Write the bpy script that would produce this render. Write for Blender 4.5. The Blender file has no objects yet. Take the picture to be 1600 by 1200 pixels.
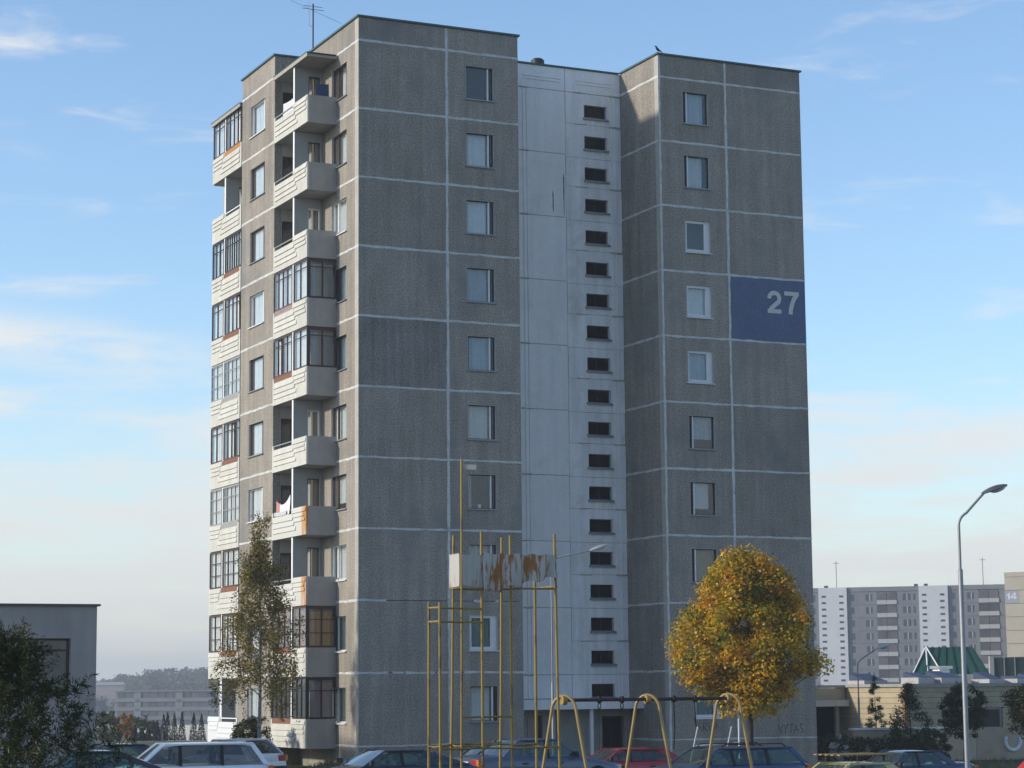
import bpy, bmesh, math, random
import numpy as np
from mathutils import Vector, Matrix
random.seed(7); np.random.seed(7)
R = math.radians
scene = bpy.context.scene
COL = scene.collection

# ------------------------------------------------------------------ camera
CAM = Vector((-31.398, -81.069, 2.232))
YAW, PIT, ROL, FPX = 0.4389, 0.13485, -0.00904, 3482.5
cd = bpy.data.cameras.new('camera'); cam = bpy.data.objects.new('camera', cd); COL.objects.link(cam)
fw = Vector((math.sin(YAW)*math.cos(PIT), math.cos(YAW)*math.cos(PIT), math.sin(PIT)))
rt = Vector((math.cos(YAW), -math.sin(YAW), 0)); up = rt.cross(fw)
r2 = rt*math.cos(ROL)+up*math.sin(ROL); u2 = -rt*math.sin(ROL)+up*math.cos(ROL)
m = Matrix((r2, u2, -fw)).transposed().to_4x4(); m.translation = CAM
cam.matrix_world = m
cd.sensor_fit = 'HORIZONTAL'; cd.sensor_width = 36.0; cd.lens = FPX*36.0/1600.0
cd.clip_start = 0.5; cd.clip_end = 20000
scene.camera = cam

# ------------------------------------------------------------------ light
SUN_EL, SUN_AZ = R(21), R(15)          # azimuth: from -X, turned towards +Y
to_sun = Vector((-math.cos(SUN_EL)*math.cos(SUN_AZ), math.cos(SUN_EL)*math.sin(SUN_AZ), math.sin(SUN_EL)))
sl = bpy.data.lights.new('sun', 'SUN'); sl.energy = 2.6; sl.angle = R(3.0); sl.color = (1.0, 0.92, 0.78)
so = bpy.data.objects.new('sun', sl); COL.objects.link(so)
so.rotation_euler = to_sun.to_track_quat('Z', 'Y').to_euler(); so.location = (-60, 20, 60)
w = bpy.data.worlds.new('World'); scene.world = w; w.use_nodes = True
nt = w.node_tree; nt.nodes.clear()
def N(tree, typ, **kw):
    n = tree.nodes.new(typ)
    for k, v in kw.items():
        if hasattr(n, k): setattr(n, k, v)
        else: n.inputs[k].default_value = v
    return n
def mth(tree, op, a, b=None, c=None, clamp=False):
    n = tree.nodes.new('ShaderNodeMath'); n.operation = op; n.use_clamp = clamp
    for i, v in enumerate((a, b, c)):
        if v is None: continue
        if isinstance(v, (int, float)): n.inputs[i].default_value = v
        else: tree.links.new(v, n.inputs[i])
    return n.outputs[0]
def sstep(tree, x, lo, hi):
    n = tree.nodes.new('ShaderNodeMapRange'); n.interpolation_type = 'SMOOTHSTEP'
    n.inputs['From Min'].default_value = lo; n.inputs['From Max'].default_value = hi
    tree.links.new(x, n.inputs['Value']); return n.outputs['Result']
def mixc(tree, fac, a, b, mode='MIX'):
    n = tree.nodes.new('ShaderNodeMix'); n.data_type = 'RGBA'; n.blend_type = mode
    for sock, v in ((n.inputs['Factor'], fac), (n.inputs['A'], a), (n.inputs['B'], b)):
        s = sock
        if sock.name in ('A', 'B'): s = [q for q in n.inputs if q.name == sock.name and q.type == 'RGBA'][0]
        if isinstance(v, (int, float)): s.default_value = v
        elif isinstance(v, tuple): s.default_value = v if len(v) == 4 else (*v, 1)
        else: tree.links.new(v, s)
    return [o for o in n.outputs if o.type == 'RGBA'][0]
sky = N(nt, 'ShaderNodeTexSky', sky_type='NISHITA', sun_disc=False, sun_elevation=SUN_EL,
        sun_rotation=math.atan2(to_sun.x, to_sun.y), altitude=150, air_density=1.0, dust_density=.4, ozone_density=2.8)
SKY_STRENGTH = 0.15
tc = N(nt, 'ShaderNodeTexCoord'); sep = N(nt, 'ShaderNodeSeparateXYZ'); nt.links.new(tc.outputs['Generated'], sep.inputs[0])
zc = sep.outputs['Z']
def cloudnoise(scale, sc, detail, rough, dist=0.0, loc=(0, 0, 0)):
    mp = N(nt, 'ShaderNodeMapping'); mp.inputs['Scale'].default_value = sc; mp.inputs['Location'].default_value = loc
    mp.inputs['Rotation'].default_value = (R(4), R(-3), 0)
    nt.links.new(tc.outputs['Generated'], mp.inputs[0])
    n = N(nt, 'ShaderNodeTexNoise', Scale=scale, Detail=detail, Roughness=rough, Distortion=dist)
    nt.links.new(mp.outputs[0], n.inputs['Vector']); return n.outputs['Fac']
big = cloudnoise(5.0, (1, 1, 7), 3, .5, .4, (3.1, 0, .4))
fine = cloudnoise(16.0, (1, 1, 5), 6, .62, .5, (1.7, 2.2, 0))
cov = mth(nt, 'ADD', mth(nt, 'MULTIPLY', big, .65), mth(nt, 'MULTIPLY', fine, .45))
lowb = sstep(nt, zc, .19, .02)
cl = mth(nt, 'MULTIPLY', sstep(nt, mth(nt, 'ADD', cov, mth(nt, 'MULTIPLY', lowb, .25)), .58, .82), .85)
ltx = N(nt, 'ShaderNodeVectorMath', operation='DOT_PRODUCT'); nt.links.new(tc.outputs['Generated'], ltx.inputs[0]); ltx.inputs[1].default_value = (math.cos(YAW), -math.sin(YAW), 0)
lt = ltx.outputs['Value']
zb_ = mth(nt, 'SUBTRACT', zc, mth(nt, 'MULTIPLY_ADD', lt, -.11, .129)); gs = mth(nt, 'POWER', 2.718, mth(nt, 'MULTIPLY', mth(nt, 'POWER', mth(nt, 'ABSOLUTE', mth(nt, 'DIVIDE', zb_, .0105)), 2.0), -1.0))
band = mth(nt, 'MULTIPLY', mth(nt, 'MULTIPLY', gs, sstep(nt, lt, -.1, -.19)), sstep(nt, fine, .25, .6))
cl = mth(nt, 'MAXIMUM', cl, mth(nt, 'MULTIPLY', band, .85))
bg = N(nt, 'ShaderNodeBackground', Strength=SKY_STRENGTH)
cloudcol = mixc(nt, cl, sky.outputs[0], (4.0, 4.02, 4.0, 1))
haz = sstep(nt, zc, .16, -.02)
skycol = mixc(nt, mth(nt, 'MULTIPLY', haz, .42), cloudcol, (3.2, 3.22, 3.08, 1))
nt.links.new(skycol, bg.inputs['Color'])
wo = N(nt, 'ShaderNodeOutputWorld'); nt.links.new(bg.outputs[0], wo.inputs['Surface'])
vs = scene.view_settings; vs.view_transform = 'Standard'; vs.look = 'None'; vs.gamma = 1; vs.use_curve_mapping = False
vs.exposure = 0.57
scene.render.engine = 'CYCLES'
scene.cycles.volume_bounces = 0; scene.cycles.max_bounces = 8; scene.cycles.transparent_max_bounces = 16

# ------------------------------------------------------------------ materials
MATS = {}
def mat(name, color, rough=.85, metal=0, spec=.3, noise=0, nscale=8, speck=0, sscale=60, bump=0, stain=None, stainamt=0,
        stainscale=.6, vary=0, streak=0, coat=0, col2=None):
    """principled material: large noise, fine speckle, stains, streaks, per-object variation"""
    if name in MATS: return MATS[name]
    M = bpy.data.materials.new(name); M.use_nodes = True; t = M.node_tree; b = t.nodes['Principled BSDF']
    b.inputs['Roughness'].default_value = rough; b.inputs['Metallic'].default_value = metal
    b.inputs['Specular IOR Level'].default_value = spec; b.inputs['Coat Weight'].default_value = coat
    geo = N(t, 'ShaderNodeNewGeometry')
    P = geo.outputs['Position']
    c = None
    base = (*color, 1)
    def noi(sc, d=4, r=.6, vec=P):
        n = N(t, 'ShaderNodeTexNoise', Scale=sc, Detail=d, Roughness=r); t.links.new(vec, n.inputs['Vector']); return n.outputs['Fac']
    cur = base
    if col2 is not None:
        cur = mixc(t, sstep(t, noi(nscale*.7, 3), .4, .6), base, (*col2, 1))
    def scale_by(cur, fac_out, lo, hi, flo=.3, fhi=.7):
        mr = N(t, 'ShaderNodeMapRange'); t.links.new(fac_out, mr.inputs['Value'])
        mr.inputs['From Min'].default_value = flo; mr.inputs['From Max'].default_value = fhi
        mr.inputs['To Min'].default_value = lo; mr.inputs['To Max'].default_value = hi
        cb = N(t, 'ShaderNodeCombineColor')
        for i in range(3): t.links.new(mr.outputs[0], cb.inputs[i])
        return mixc(t, 1.0, cur, cb.outputs[0], 'MULTIPLY')
    if noise: cur = scale_by(cur, noi(nscale), 1-noise, 1+noise)
    if speck: cur = scale_by(cur, noi(sscale, 2, .7), 1-speck, 1+speck)
    if streak:
        mp = N(t, 'ShaderNodeMapping'); mp.inputs['Scale'].default_value = (2.4, 2.4, .16); t.links.new(P, mp.inputs[0])
        cur = scale_by(cur, noi(1.2, 4, .6, mp.outputs[0]), 1-streak, 1+streak*.6)
    if stain is not None:
        cur = mixc(t, mth(t, 'MULTIPLY', sstep(t, noi(stainscale, 5, .65), .5, .72), stainamt), cur, (*stain, 1))
    if vary:
        oi = N(t, 'ShaderNodeObjectInfo'); cur = scale_by(cur, oi.outputs['Random'], 1-vary, 1+vary, 0, 1)
    if isinstance(cur, tuple): b.inputs['Base Color'].default_value = cur
    else: t.links.new(cur, b.inputs['Base Color'])
    if bump:
        bn = N(t, 'ShaderNodeBump', Strength=min(1, bump), Distance=.02); t.links.new(noi(sscale, 3, .7), bn.inputs['Height'])
        t.links.new(bn.outputs[0], b.inputs['Normal'])
    MATS[name] = M; return M
def glassmat(name, tint=(.9, .92, .92), refl=1.0, rough=.01, dirty=.06):
    if name in MATS: return MATS[name]
    M = bpy.data.materials.new(name); M.use_nodes = True; t = M.node_tree; t.nodes.clear()
    tr = N(t, 'ShaderNodeBsdfTransparent'); tr.inputs[0].default_value = (*tint, 1)
    gl = N(t, 'ShaderNodeBsdfGlossy', Roughness=rough); gl.inputs[0].default_value = (.95, .97, 1, 1)
    df = N(t, 'ShaderNodeBsdfDiffuse'); df.inputs[0].default_value = (.55, .55, .52, 1)
    ge = N(t, 'ShaderNodeNewGeometry'); dt = N(t, 'ShaderNodeVectorMath', operation='DOT_PRODUCT')
    t.links.new(ge.outputs['Incoming'], dt.inputs[0]); t.links.new(ge.outputs['Normal'], dt.inputs[1])
    q_ = mth(t, 'POWER', mth(t, 'SUBTRACT', 1.0, mth(t, 'ABSOLUTE', dt.outputs['Value'])), 5.0)
    f = mth(t, 'MULTIPLY', mth(t, 'ADD', mth(t, 'MULTIPLY', q_, .96), .043), refl, clamp=True)   # Schlick, both faces
    mx0 = N(t, 'ShaderNodeMixShader'); mx0.inputs[0].default_value = dirty
    t.links.new(tr.outputs[0], mx0.inputs[1]); t.links.new(df.outputs[0], mx0.inputs[2])
    # slight waviness of old panes
    oi = N(t, 'ShaderNodeObjectInfo'); geo = N(t, 'ShaderNodeNewGeometry')
    nz = N(t, 'ShaderNodeTexNoise', Scale=1.3, Detail=1); t.links.new(geo.outputs['Position'], nz.inputs['Vector'])
    bn = N(t, 'ShaderNodeBump', Strength=.08, Distance=.05); t.links.new(nz.outputs['Fac'], bn.inputs['Height'])
    t.links.new(bn.outputs[0], gl.inputs['Normal'])
    mx = N(t, 'ShaderNodeMixShader'); t.links.new(f, mx.inputs[0]); t.links.new(mx0.outputs[0], mx.inputs[1]); t.links.new(gl.outputs[0], mx.inputs[2])
    o = N(t, 'ShaderNodeOutputMaterial'); t.links.new(mx.outputs[0], o.inputs[0])
    MATS[name] = M; return M
def leafmat(name, trans=.5):
    if name in MATS: return MATS[name]
    M = bpy.data.materials.new(name); M.use_nodes = True; t = M.node_tree; t.nodes.clear()
    at = N(t, 'ShaderNodeVertexColor'); at.layer_name = 'Col'
    d = N(t, 'ShaderNodeBsdfDiffuse'); tl = N(t, 'ShaderNodeBsdfTranslucent'); g = N(t, 'ShaderNodeBsdfGlossy', Roughness=.45)
    t.links.new(at.outputs[0], d.inputs[0]); t.links.new(at.outputs[0], tl.inputs[0]); g.inputs[0].default_value = (.5, .5, .5, 1)
    mx = N(t, 'ShaderNodeMixShader'); mx.inputs[0].default_value = trans; t.links.new(d.outputs[0], mx.inputs[1]); t.links.new(tl.outputs[0], mx.inputs[2])
    m2 = N(t, 'ShaderNodeMixShader'); m2.inputs[0].default_value = .04; t.links.new(mx.outputs[0], m2.inputs[1]); t.links.new(g.outputs[0], m2.inputs[2])
    o = N(t, 'ShaderNodeOutputMaterial'); t.links.new(m2.outputs[0], o.inputs[0]); MATS[name] = M; return M
def rustpaint(name, paint, *a_, ymask=None, **k_):
    M = rustpaint_(name, paint, *a_, **k_)
    if ymask and not M.get('done'):
        M['done'] = 1; t = M.node_tree; mx = [n for n in t.nodes if n.type == 'MIX'][-1]; lk = mx.inputs['Factor'].links[0]; src = lk.from_socket
        geo = N(t, 'ShaderNodeNewGeometry'); sp_ = N(t, 'ShaderNodeSeparateXYZ'); t.links.new(geo.outputs['Position'], sp_.inputs[0])
        t.links.new(mth(t, 'MULTIPLY', src, sstep(t, sp_.outputs['Y'], *ymask)), mx.inputs['Factor'])
    return M
def rustpaint_(name, paint, rust=(.2, .07, .02), scale=1.5, lo=.5, hi=.62, stretch=(1, 1, .25), rough=.6, off=(0, 0, 0)):
    if name in MATS: return MATS[name]
    M = bpy.data.materials.new(name); M.use_nodes = True; t = M.node_tree; b = t.nodes['Principled BSDF']
    b.inputs['Roughness'].default_value = rough
    geo = N(t, 'ShaderNodeNewGeometry'); mp = N(t, 'ShaderNodeMapping'); mp.inputs['Scale'].default_value = stretch; mp.inputs['Location'].default_value = off
    t.links.new(geo.outputs['Position'], mp.inputs[0])
    n = N(t, 'ShaderNodeTexNoise', Scale=scale, Detail=6, Roughness=.65); t.links.new(mp.outputs[0], n.inputs['Vector'])
    n2 = N(t, 'ShaderNodeTexNoise', Scale=scale*4, Detail=4, Roughness=.7); t.links.new(geo.outputs['Position'], n2.inputs['Vector'])
    rc = mixc(t, n2.outputs['Fac'], (*rust, 1), (rust[0]*2.2, rust[1]*2.4, rust[2]*2, 1))
    t.links.new(mixc(t, sstep(t, n.outputs['Fac'], lo, hi), (*paint, 1), rc), b.inputs['Base Color'])
    MATS[name] = M; return M

AGG = mat('aggregate_concrete', (.297, .263, .223), .95, speck=.42, sscale=16, noise=.1, nscale=.9, streak=.2, bump=.5, stain=(.2, .195, .188), stainamt=.85, stainscale=.3, vary=.08)
AGGD = mat('stained_aggregate', (.235, .212, .192), .95, speck=.4, sscale=15, noise=.15, nscale=.8, streak=.3, bump=.5)
AGGB = mat('blue_painted_panel', (.115, .145, .235), .9, speck=.22, sscale=15, noise=.12, nscale=1.2, bump=.4)
SMOOTH = mat('smooth_light_concrete', (.42, .395, .345), .9, noise=.1, nscale=2, streak=.12)
JOINT = mat('white_sealant', (.56, .56, .54), .9, noise=.15, nscale=3, speck=.12, sscale=14, stain=(.22, .21, .2), stainamt=.5, stainscale=2.2)
WHITE = mat('white_bay_paint', (.8, .79, .785), .9, noise=.04, nscale=.7, speck=.04, sscale=10, streak=.07, stain=(.66, .64, .6), stainamt=.6, stainscale=.8, vary=.02)
WHITE2 = mat('white_bay_paint_streaked', (.8, .79, .785), .9, noise=.05, nscale=.7, speck=.05, sscale=10, streak=.17, stain=(.6, .57, .5), stainamt=.6, stainscale=1.1, vary=.03)
GROOVE = mat('dirty_groove', (.3, .29, .27), .95, noise=.2, nscale=3)
CREAM = mat('cream_parapet', (.56, .545, .49), .85, noise=.06, nscale=3, streak=.1, vary=.05)
CREAMW = mat('fresh_white_parapet', (.66, .67, .67), .8, noise=.03, nscale=3)
GREYP = mat('grey_cement_panel', (.37, .35, .32), .92, noise=.08, nscale=1.6, streak=.1, vary=.05, speck=.06, sscale=20)
LOGW = mat('loggia_wall', (.36, .37, .36), .9, noise=.06, nscale=2)
FIN = mat('white_fin_edge', (.8, .8, .8), .85, noise=.05, nscale=3)
CAP = mat('roof_flashing', (.05, .105, .1), .5, metal=.3, noise=.15, nscale=3)
DARK = mat('dark_interior', (.013, .015, .019), .95)
WFR = mat('white_window_frame', (.75, .75, .75), .5, noise=.04, nscale=4)
BFR = mat('brown_window_frame', (.07, .035, .025), .55, noise=.2, nscale=6)
DFR = mat('dark_window_frame', (.022, .022, .025), .5)
GFR = mat('grey_window_frame', (.3, .31, .3), .6, noise=.1, nscale=5)
SILL = mat('tin_sill', (.24, .27, .3), .45, metal=.4, noise=.12, nscale=6)
REV = mat('window_reveal', (.4, .39, .37), .9, noise=.1, nscale=5)
GLASS = glassmat('window_glass', refl=.8, dirty=.04); SGLASS = glassmat('stair_glass', (.4, .43, .48), .35, dirty=.008); GLASSG = glassmat('green_tinted_glass', (.45, .6, .55), 1.2)
def curt(name, c): return mat('curtain_'+name, c, .95, noise=.06, nscale=5)
CW = curt('white', (.8, .8, .8)); CS = curt('sheer', (.52, .57, .62)); CS2 = curt('sheer_b', (.64, .66, .66)); CS3 = curt('sheer_c', (.4, .46, .52)); CG = curt('green', (.2, .27, .26)); CT = curt('tan', (.34, .28, .2)); CO = curt('orange', (.6, .27, .06)); CP = curt('pinkish', (.35, .24, .25))

# ------------------------------------------------------------------ helpers
class MB:
    def __init__(s): s.v = []; s.f = []
    def add(s, vs, fs):
        o = len(s.v); s.v += [tuple(v) for v in vs]; s.f += [tuple(i+o for i in f) for f in fs]; return s
    def box(s, x0, x1, y0, y1, z0, z1):
        return s.add([(x0,y0,z0),(x1,y0,z0),(x1,y1,z0),(x0,y1,z0),(x0,y0,z1),(x1,y0,z1),(x1,y1,z1),(x0,y1,z1)],
                     [(0,3,2,1),(4,5,6,7),(0,1,5,4),(1,2,6,5),(2,3,7,6),(3,0,4,7)])
    def hexa(s, p):   # 8 points, bottom 4 then top 4
        return s.add(p, [(0,3,2,1),(4,5,6,7),(0,1,5,4),(1,2,6,5),(2,3,7,6),(3,0,4,7)])
    def poly(s, pts, f, d0, d1):   # extruded polygon: f(a,z,d)->xyz
        n = len(pts); v = [f(a, z, d0) for a, z in pts]+[f(a, z, d1) for a, z in pts]
        return s.add(v, [tuple(range(n))[::-1], tuple(range(n, 2*n))]+[(i, (i+1) % n, n+(i+1) % n, n+i) for i in range(n)])
    def ring(s, a0, a1, z0, z1, h0, h1, g0, g1, n0, n1):   # plate with a rectangular hole, in (a, n, z)
        o = [(a0,z0),(a1,z0),(a1,z1),(a0,z1)]; i = [(h0,g0),(h1,g0),(h1,g1),(h0,g1)]
        v = [(a,n1,z) for a,z in o]+[(a,n1,z) for a,z in i]+[(a,n0,z) for a,z in o]+[(a,n0,z) for a,z in i]
        f = []
        for k in range(4):
            j = (k+1) % 4
            f += [(k,j,4+j,4+k), (8+k,12+k,12+j,8+j), (k,8+k,8+j,j), (4+k,4+j,12+j,12+k)]
        return s.add(v, f)
    def tube(s, pts, rad, n=8, cap=True):
        pts = [Vector(p) for p in pts]
        if isinstance(rad, (int, float)): rad = [rad]*len(pts)
        tg = []
        for i in range(len(pts)):
            a = pts[max(0, i-1)]; b = pts[min(len(pts)-1, i+1)]; tg.append((b-a).normalized())
        ref = Vector((0, 0, 1)) if abs(tg[0].z) < .9 else Vector((1, 0, 0))
        u = tg[0].cross(ref).normalized(); o = len(s.v)
        for i, p in enumerate(pts):
            u = (u-tg[i]*u.dot(tg[i])).normalized(); v = tg[i].cross(u)
            for k in range(n):
                an = 2*math.pi*k/n; s.v.append(tuple(p+(u*math.cos(an)+v*math.sin(an))*rad[i]))
        for i in range(len(pts)-1):
            for k in range(n):
                s.f.append((o+i*n+k, o+i*n+(k+1) % n, o+(i+1)*n+(k+1) % n, o+(i+1)*n+k))
        if cap:
            s.f.append(tuple(o+k for k in range(n))[::-1]); s.f.append(tuple(o+(len(pts)-1)*n+k for k in range(n)))
        return s
    def ribbon(s, pts, wd, f, d0, d1):
        """flat stroke lettering: centre line pts in (a,z), width wd"""
        P = [Vector((a, z)) for a, z in pts]; L = []; Rr = []
        for i in range(len(P)):
            d = (P[min(len(P)-1, i+1)]-P[max(0, i-1)]).normalized(); n = Vector((-d.y, d.x))
            k = 1.0
            if 0 < i < len(P)-1:
                d1_ = (P[i]-P[i-1]).normalized(); c = abs(Vector((-d1_.y, d1_.x)).dot(n)); k = 1/max(.55, c)
            L.append(P[i]+n*wd/2*k); Rr.append(P[i]-n*wd/2*k)
        return s.poly_strip(L, Rr, f, d0, d1)
    def poly_strip(s, L, Rr, f, d0, d1):
        n = len(L)
        v = [f(p.x, p.y, d1) for p in L]+[f(p.x, p.y, d1) for p in Rr]+[f(p.x, p.y, d0) for p in L]+[f(p.x, p.y, d0) for p in Rr]
        F = []
        for i in range(n-1):
            F += [(i, i+1, n+i+1, n+i), (2*n+i, 3*n+i, 3*n+i+1, 2*n+i+1), (i, 2*n+i, 2*n+i+1, i+1), (n+i, n+i+1, 3*n+i+1, 3*n+i)]
        F += [(0, n, 3*n, 2*n), (n-1, 3*n-1, 4*n-1, 2*n-1)]
        return s.add(v, F)
    def grid(s, rows):   # rows of points
        o = len(s.v); n = len(rows[0])
        for r in rows: s.v += [tuple(p) for p in r]
        for i in range(len(rows)-1):
            for k in range(n-1): s.f.append((o+i*n+k, o+i*n+k+1, o+(i+1)*n+k+1, o+(i+1)*n+k))
        return s
    def mesh(s, name, m, smooth=0, bevel=0):
        me = bpy.data.meshes.new(name); me.from_pydata(s.v, [], s.f)
        bm = bmesh.new(); bm.from_mesh(me); bmesh.ops.recalc_face_normals(bm, faces=bm.faces)
        if bevel: bmesh.ops.bevel(bm, geom=[e for e in bm.edges if len(e.link_faces) == 2 and e.calc_face_angle(0) > .6], offset=bevel, segments=1, affect='EDGES', clamp_overlap=True)
        bm.to_mesh(me); bm.free()
        if m is not None: me.materials.append(m)
        if smooth:
            me.polygons.foreach_set('use_smooth', [True]*len(me.polygons)); me.set_sharp_from_angle(angle=R(smooth))
        return me
WORLD = {}
def link(name, me, parent=None, loc=(0, 0, 0), rz=0):
    """loc is a world position for children of unrotated parents"""
    o = bpy.data.objects.new(name, me); COL.objects.link(o)
    loc = Vector(loc); WORLD[o] = loc
    if parent is not None: o.parent = parent; o.location = loc-WORLD[parent]
    else: o.location = loc
    o.rotation_euler = (0, 0, rz); return o
def local(name, me, parent, loc=(0, 0, 0), rot=(0, 0, 0)):
    o = bpy.data.objects.new(name, me); COL.objects.link(o); o.parent = parent; o.location = loc; o.rotation_euler = rot
    WORLD[o] = WORLD.get(parent, Vector((0, 0, 0)))+Vector(loc); return o
def tag(o, label, cat, group=None):
    o['label'] = label; o['category'] = cat
    if group: o['group'] = group
    return o
def thing(name, label, cat, loc=(0, 0, 0), rz=0, group=None):
    o = link(name, None, None, loc, rz); o.empty_display_size = .3; return tag(o, label, cat, group)
def struct(o): o['kind'] = 'structure'; return o
def sm(x, a, b):
    t = min(1, max(0, (x-a)/(b-a))); return t*t*(3-2*t)
def lerp(x, tab):
    for (a, b), (c, d) in zip(tab, tab[1:]):
        if x <= c: return b+(d-b)*(x-a)/(c-a) if x > a else b
    return tab[-1][1]
LP = [(0, -.85), (100, -.9), (190, -2), (400, -7), (700, -13), (850, -13), (1250, 2), (1600, 5), (2500, 3), (5000, 0)]
def g(x, y):
    """terrain height"""
    dx, dy = x-CAM.x, y-CAM.y; d = math.hypot(dx, dy); th = math.degrees(math.atan2(dx, dy))
    right = -.85-.03*min(22, max(0, x+2))
    lat = dx*math.cos(YAW)-dy*math.sin(YAW); bump = .27*sm(d, 36, 48)*(1-sm(d, 61.5, 66))*(1-sm(lat, 3.5, 7.5))*sm(lat, -30, -20)
    wl = 1-sm(th, 20, 26) if th > -60 else 0
    if th <= -10: wl = sm(th, -60, -10)
    return right*(1-wl)+lerp(d, LP)*wl+bump
def gz(x, y, dz=0): return (x, y, g(x, y)+dz)

# ------------------------------------------------------------------ ground
GRASS = mat('grass_ground', (.07, .075, .025), .95, noise=.3, nscale=.5, speck=.3, sscale=14, stain=(.12, .1, .04), stainamt=.7, stainscale=.25, bump=.5)
ASPH = mat('asphalt', (.052, .052, .054), .9, noise=.15, nscale=.5, speck=.2, sscale=25, bump=.3)
KERB = mat('kerb_stone', (.3, .29, .28), .9, noise=.15, nscale=3)
def axis(c, near, far, step, k):
    a = []; s = step; x = 0
    while x < far:
        a.append(x); x += s
        if x > near: s *= k
    a.append(far); return sorted(set([c-q for q in a]+[c+q for q in a]))
xs = axis(0, 80, 6000, 3, 1.16); ys = axis(-20, 110, 6000, 3, 1.16)
mb = MB(); mb.grid([[(x, y, g(x, y)) for x in xs] for y in ys])
struct(link('ground', mb.mesh('ground', GRASS, 60)))
def sheet(name, m, x0, x1, y0, y1, dz, st=2.0):
    nx = max(1, int((x1-x0)/st)); ny = max(1, int((y1-y0)/st)); mb = MB()
    mb.grid([[gz(x0+(x1-x0)*i/nx, y0+(y1-y0)*j/ny, dz) for i in range(nx+1)] for j in range(ny+1)])
    return struct(link(name, mb.mesh(name, m, 60)))
sheet('parking_area', ASPH, -26, 30, -35, -11, .03, 1.0)
sheet('driveway', ASPH, -7, 30, -44, -35.0, .03, 1.0)
sheet('pavement', mat('pavement_concrete', (.26, .25, .24), .9, noise=.12, nscale=.8, speck=.1, sscale=20), -26, 30, -10.7, -8.4, .1, 1.5)
mb = MB()
for x in range(-26, 30):
    za, zb = g(x, -10.85), g(x+1, -10.85)
    mb.hexa([(x+.01, -11.0, za-.2), (x+.99, -11.0, zb-.2), (x+.99, -10.7, zb-.2), (x+.01, -10.7, za-.2),
             (x+.01, -11.0, za+.15), (x+.99, -11.0, zb+.15), (x+.99, -10.7, zb+.15), (x+.01, -10.7, za+.15)])
struct(link('kerb', mb.mesh('kerb', KERB)))

# ------------------------------------------------------------------ the apartment block
W1, M1, R0, M2, R1, D, PX, Y1, Y2 = 7.06, 3.835, 13.675, 16.967, 20.79, 3.47, 1.243, 6.61, 10.99
YB = 17.6; HT = 28.95; ST = 2.8
B = thing('apartment_building', 'ten storey grey panel apartment block with the number 27 on a blue panel', 'building', (10, 8, g(10, 0)))
class Fr:
    """facade frame: a along the wall, n outward, z up"""
    def __init__(s, o, A, Nn): s.o = Vector(o); s.A = Vector(A); s.N = Vector(Nn)
    def p(s, a, n, z): return s.o+s.A*a+s.N*n+Vector((0, 0, z))
    def v(s, a, n, z): return tuple(s.A*a+s.N*n+Vector((0, 0, z)))
    def conv(s, mb): mb.v = [s.v(*q) for q in mb.v]; return mb
FF = Fr((0, 0, 0), (1, 0, 0), (0, -1, 0))
FW = Fr((0, D, 0), (1, 0, 0), (0, -1, 0))
FS = Fr((0, 0, 0), (0, 1, 0), (-1, 0, 0))
FP = Fr((-PX, 0, 0), (0, 1, 0), (-1, 0, 0))
FR = Fr((R0, 0, 0), (0, 1, 0), (-1, 0, 0))
FN = Fr((0, Y1, 0), (1, 0, 0), (0, -1, 0))      # step wall beside the near balconies
FY2 = Fr((0, Y2, 0), (1, 0, 0), (0, 1, 0))
FE = Fr((R1, 0, 0), (0, 1, 0), (1, 0, 0))       # right end wall
MC = {}
def shared(key, fn):
    if key not in MC: MC[key] = fn()
    return MC[key]
def panel(F, a0, a1, z0, z1, m=AGG, hole=None, th=.3, gap=.012, n1=0, name='wall_panel', parent=None):
    w_, h_ = a1-a0, z1-z0
    hk = tuple(round(q, 3) for q in (hole[0]-a0, hole[1]-a0, hole[2]-z0, hole[3]-z0)) if hole else None
    def mk():
        mb = MB()
        if hk: mb.ring(gap, w_-gap, gap, h_-gap, hk[0], hk[1], hk[2], hk[3], n1-th, n1)
        else: mb.box(gap, w_-gap, n1-th, n1, gap, h_-gap)
        return F.conv(mb).mesh(name, m)
    me = shared(('panel', id(F), round(w_, 3), round(h_, 3), hk, m.name, th, n1), mk)
    return link(name, me, parent or B, F.p(a0, 0, z0))
def strip(F, a0, a1, z0, z1, proud=.005, m=JOINT, name='joint_strip', jit=.018):
    """hand-applied sealant band with slightly uneven edges"""
    hor = (a1-a0) > (z1-z0); L = (a1-a0) if hor else (z1-z0); wd = (z1-z0) if hor else (a1-a0); n = max(2, int(L/.35))
    mb = MB(); top = []; bot = []
    for i in range(n+1):
        q = L*i/n; e = random.uniform(-jit, jit); t_ = random.uniform(-jit, jit)
        top.append((q, wd/2+e)); bot.append((q, -wd/2+t_))
    v = []
    for pr in (proud, -.03):
        for ln in (top, bot):
            for q, e in ln: v.append((q, pr, e) if hor else (e, pr, q))
    N1 = n+1; f = []
    for i in range(n):
        f += [(i, i+1, N1+i+1, N1+i), (i, 2*N1+i, 2*N1+i+1, i+1), (N1+i, N1+i+1, 3*N1+i+1, 3*N1+i)]
    f += [(0, N1, 3*N1, 2*N1), (n, 2*N1+n, 3*N1+n, N1+n)]
    mb.add(v, f); F.conv(mb)
    o = F.p(a0, 0, (z0+z1)/2) if hor else F.p((a0+a1)/2, 0, z0)
    return link(name, mb.mesh(name, m), B, o)
def curtain_mesh(w_, h_, m, gap=None, amp=.035):
    mb = MB(); n = max(8, int(w_/.06))
    rows = [[(w_*i/n, -amp*math.sin(i*1.7+.6*math.sin(i*.9)), z) for i in range(n+1)] for z in (0, h_)]
    return mb.grid(rows)
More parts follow.
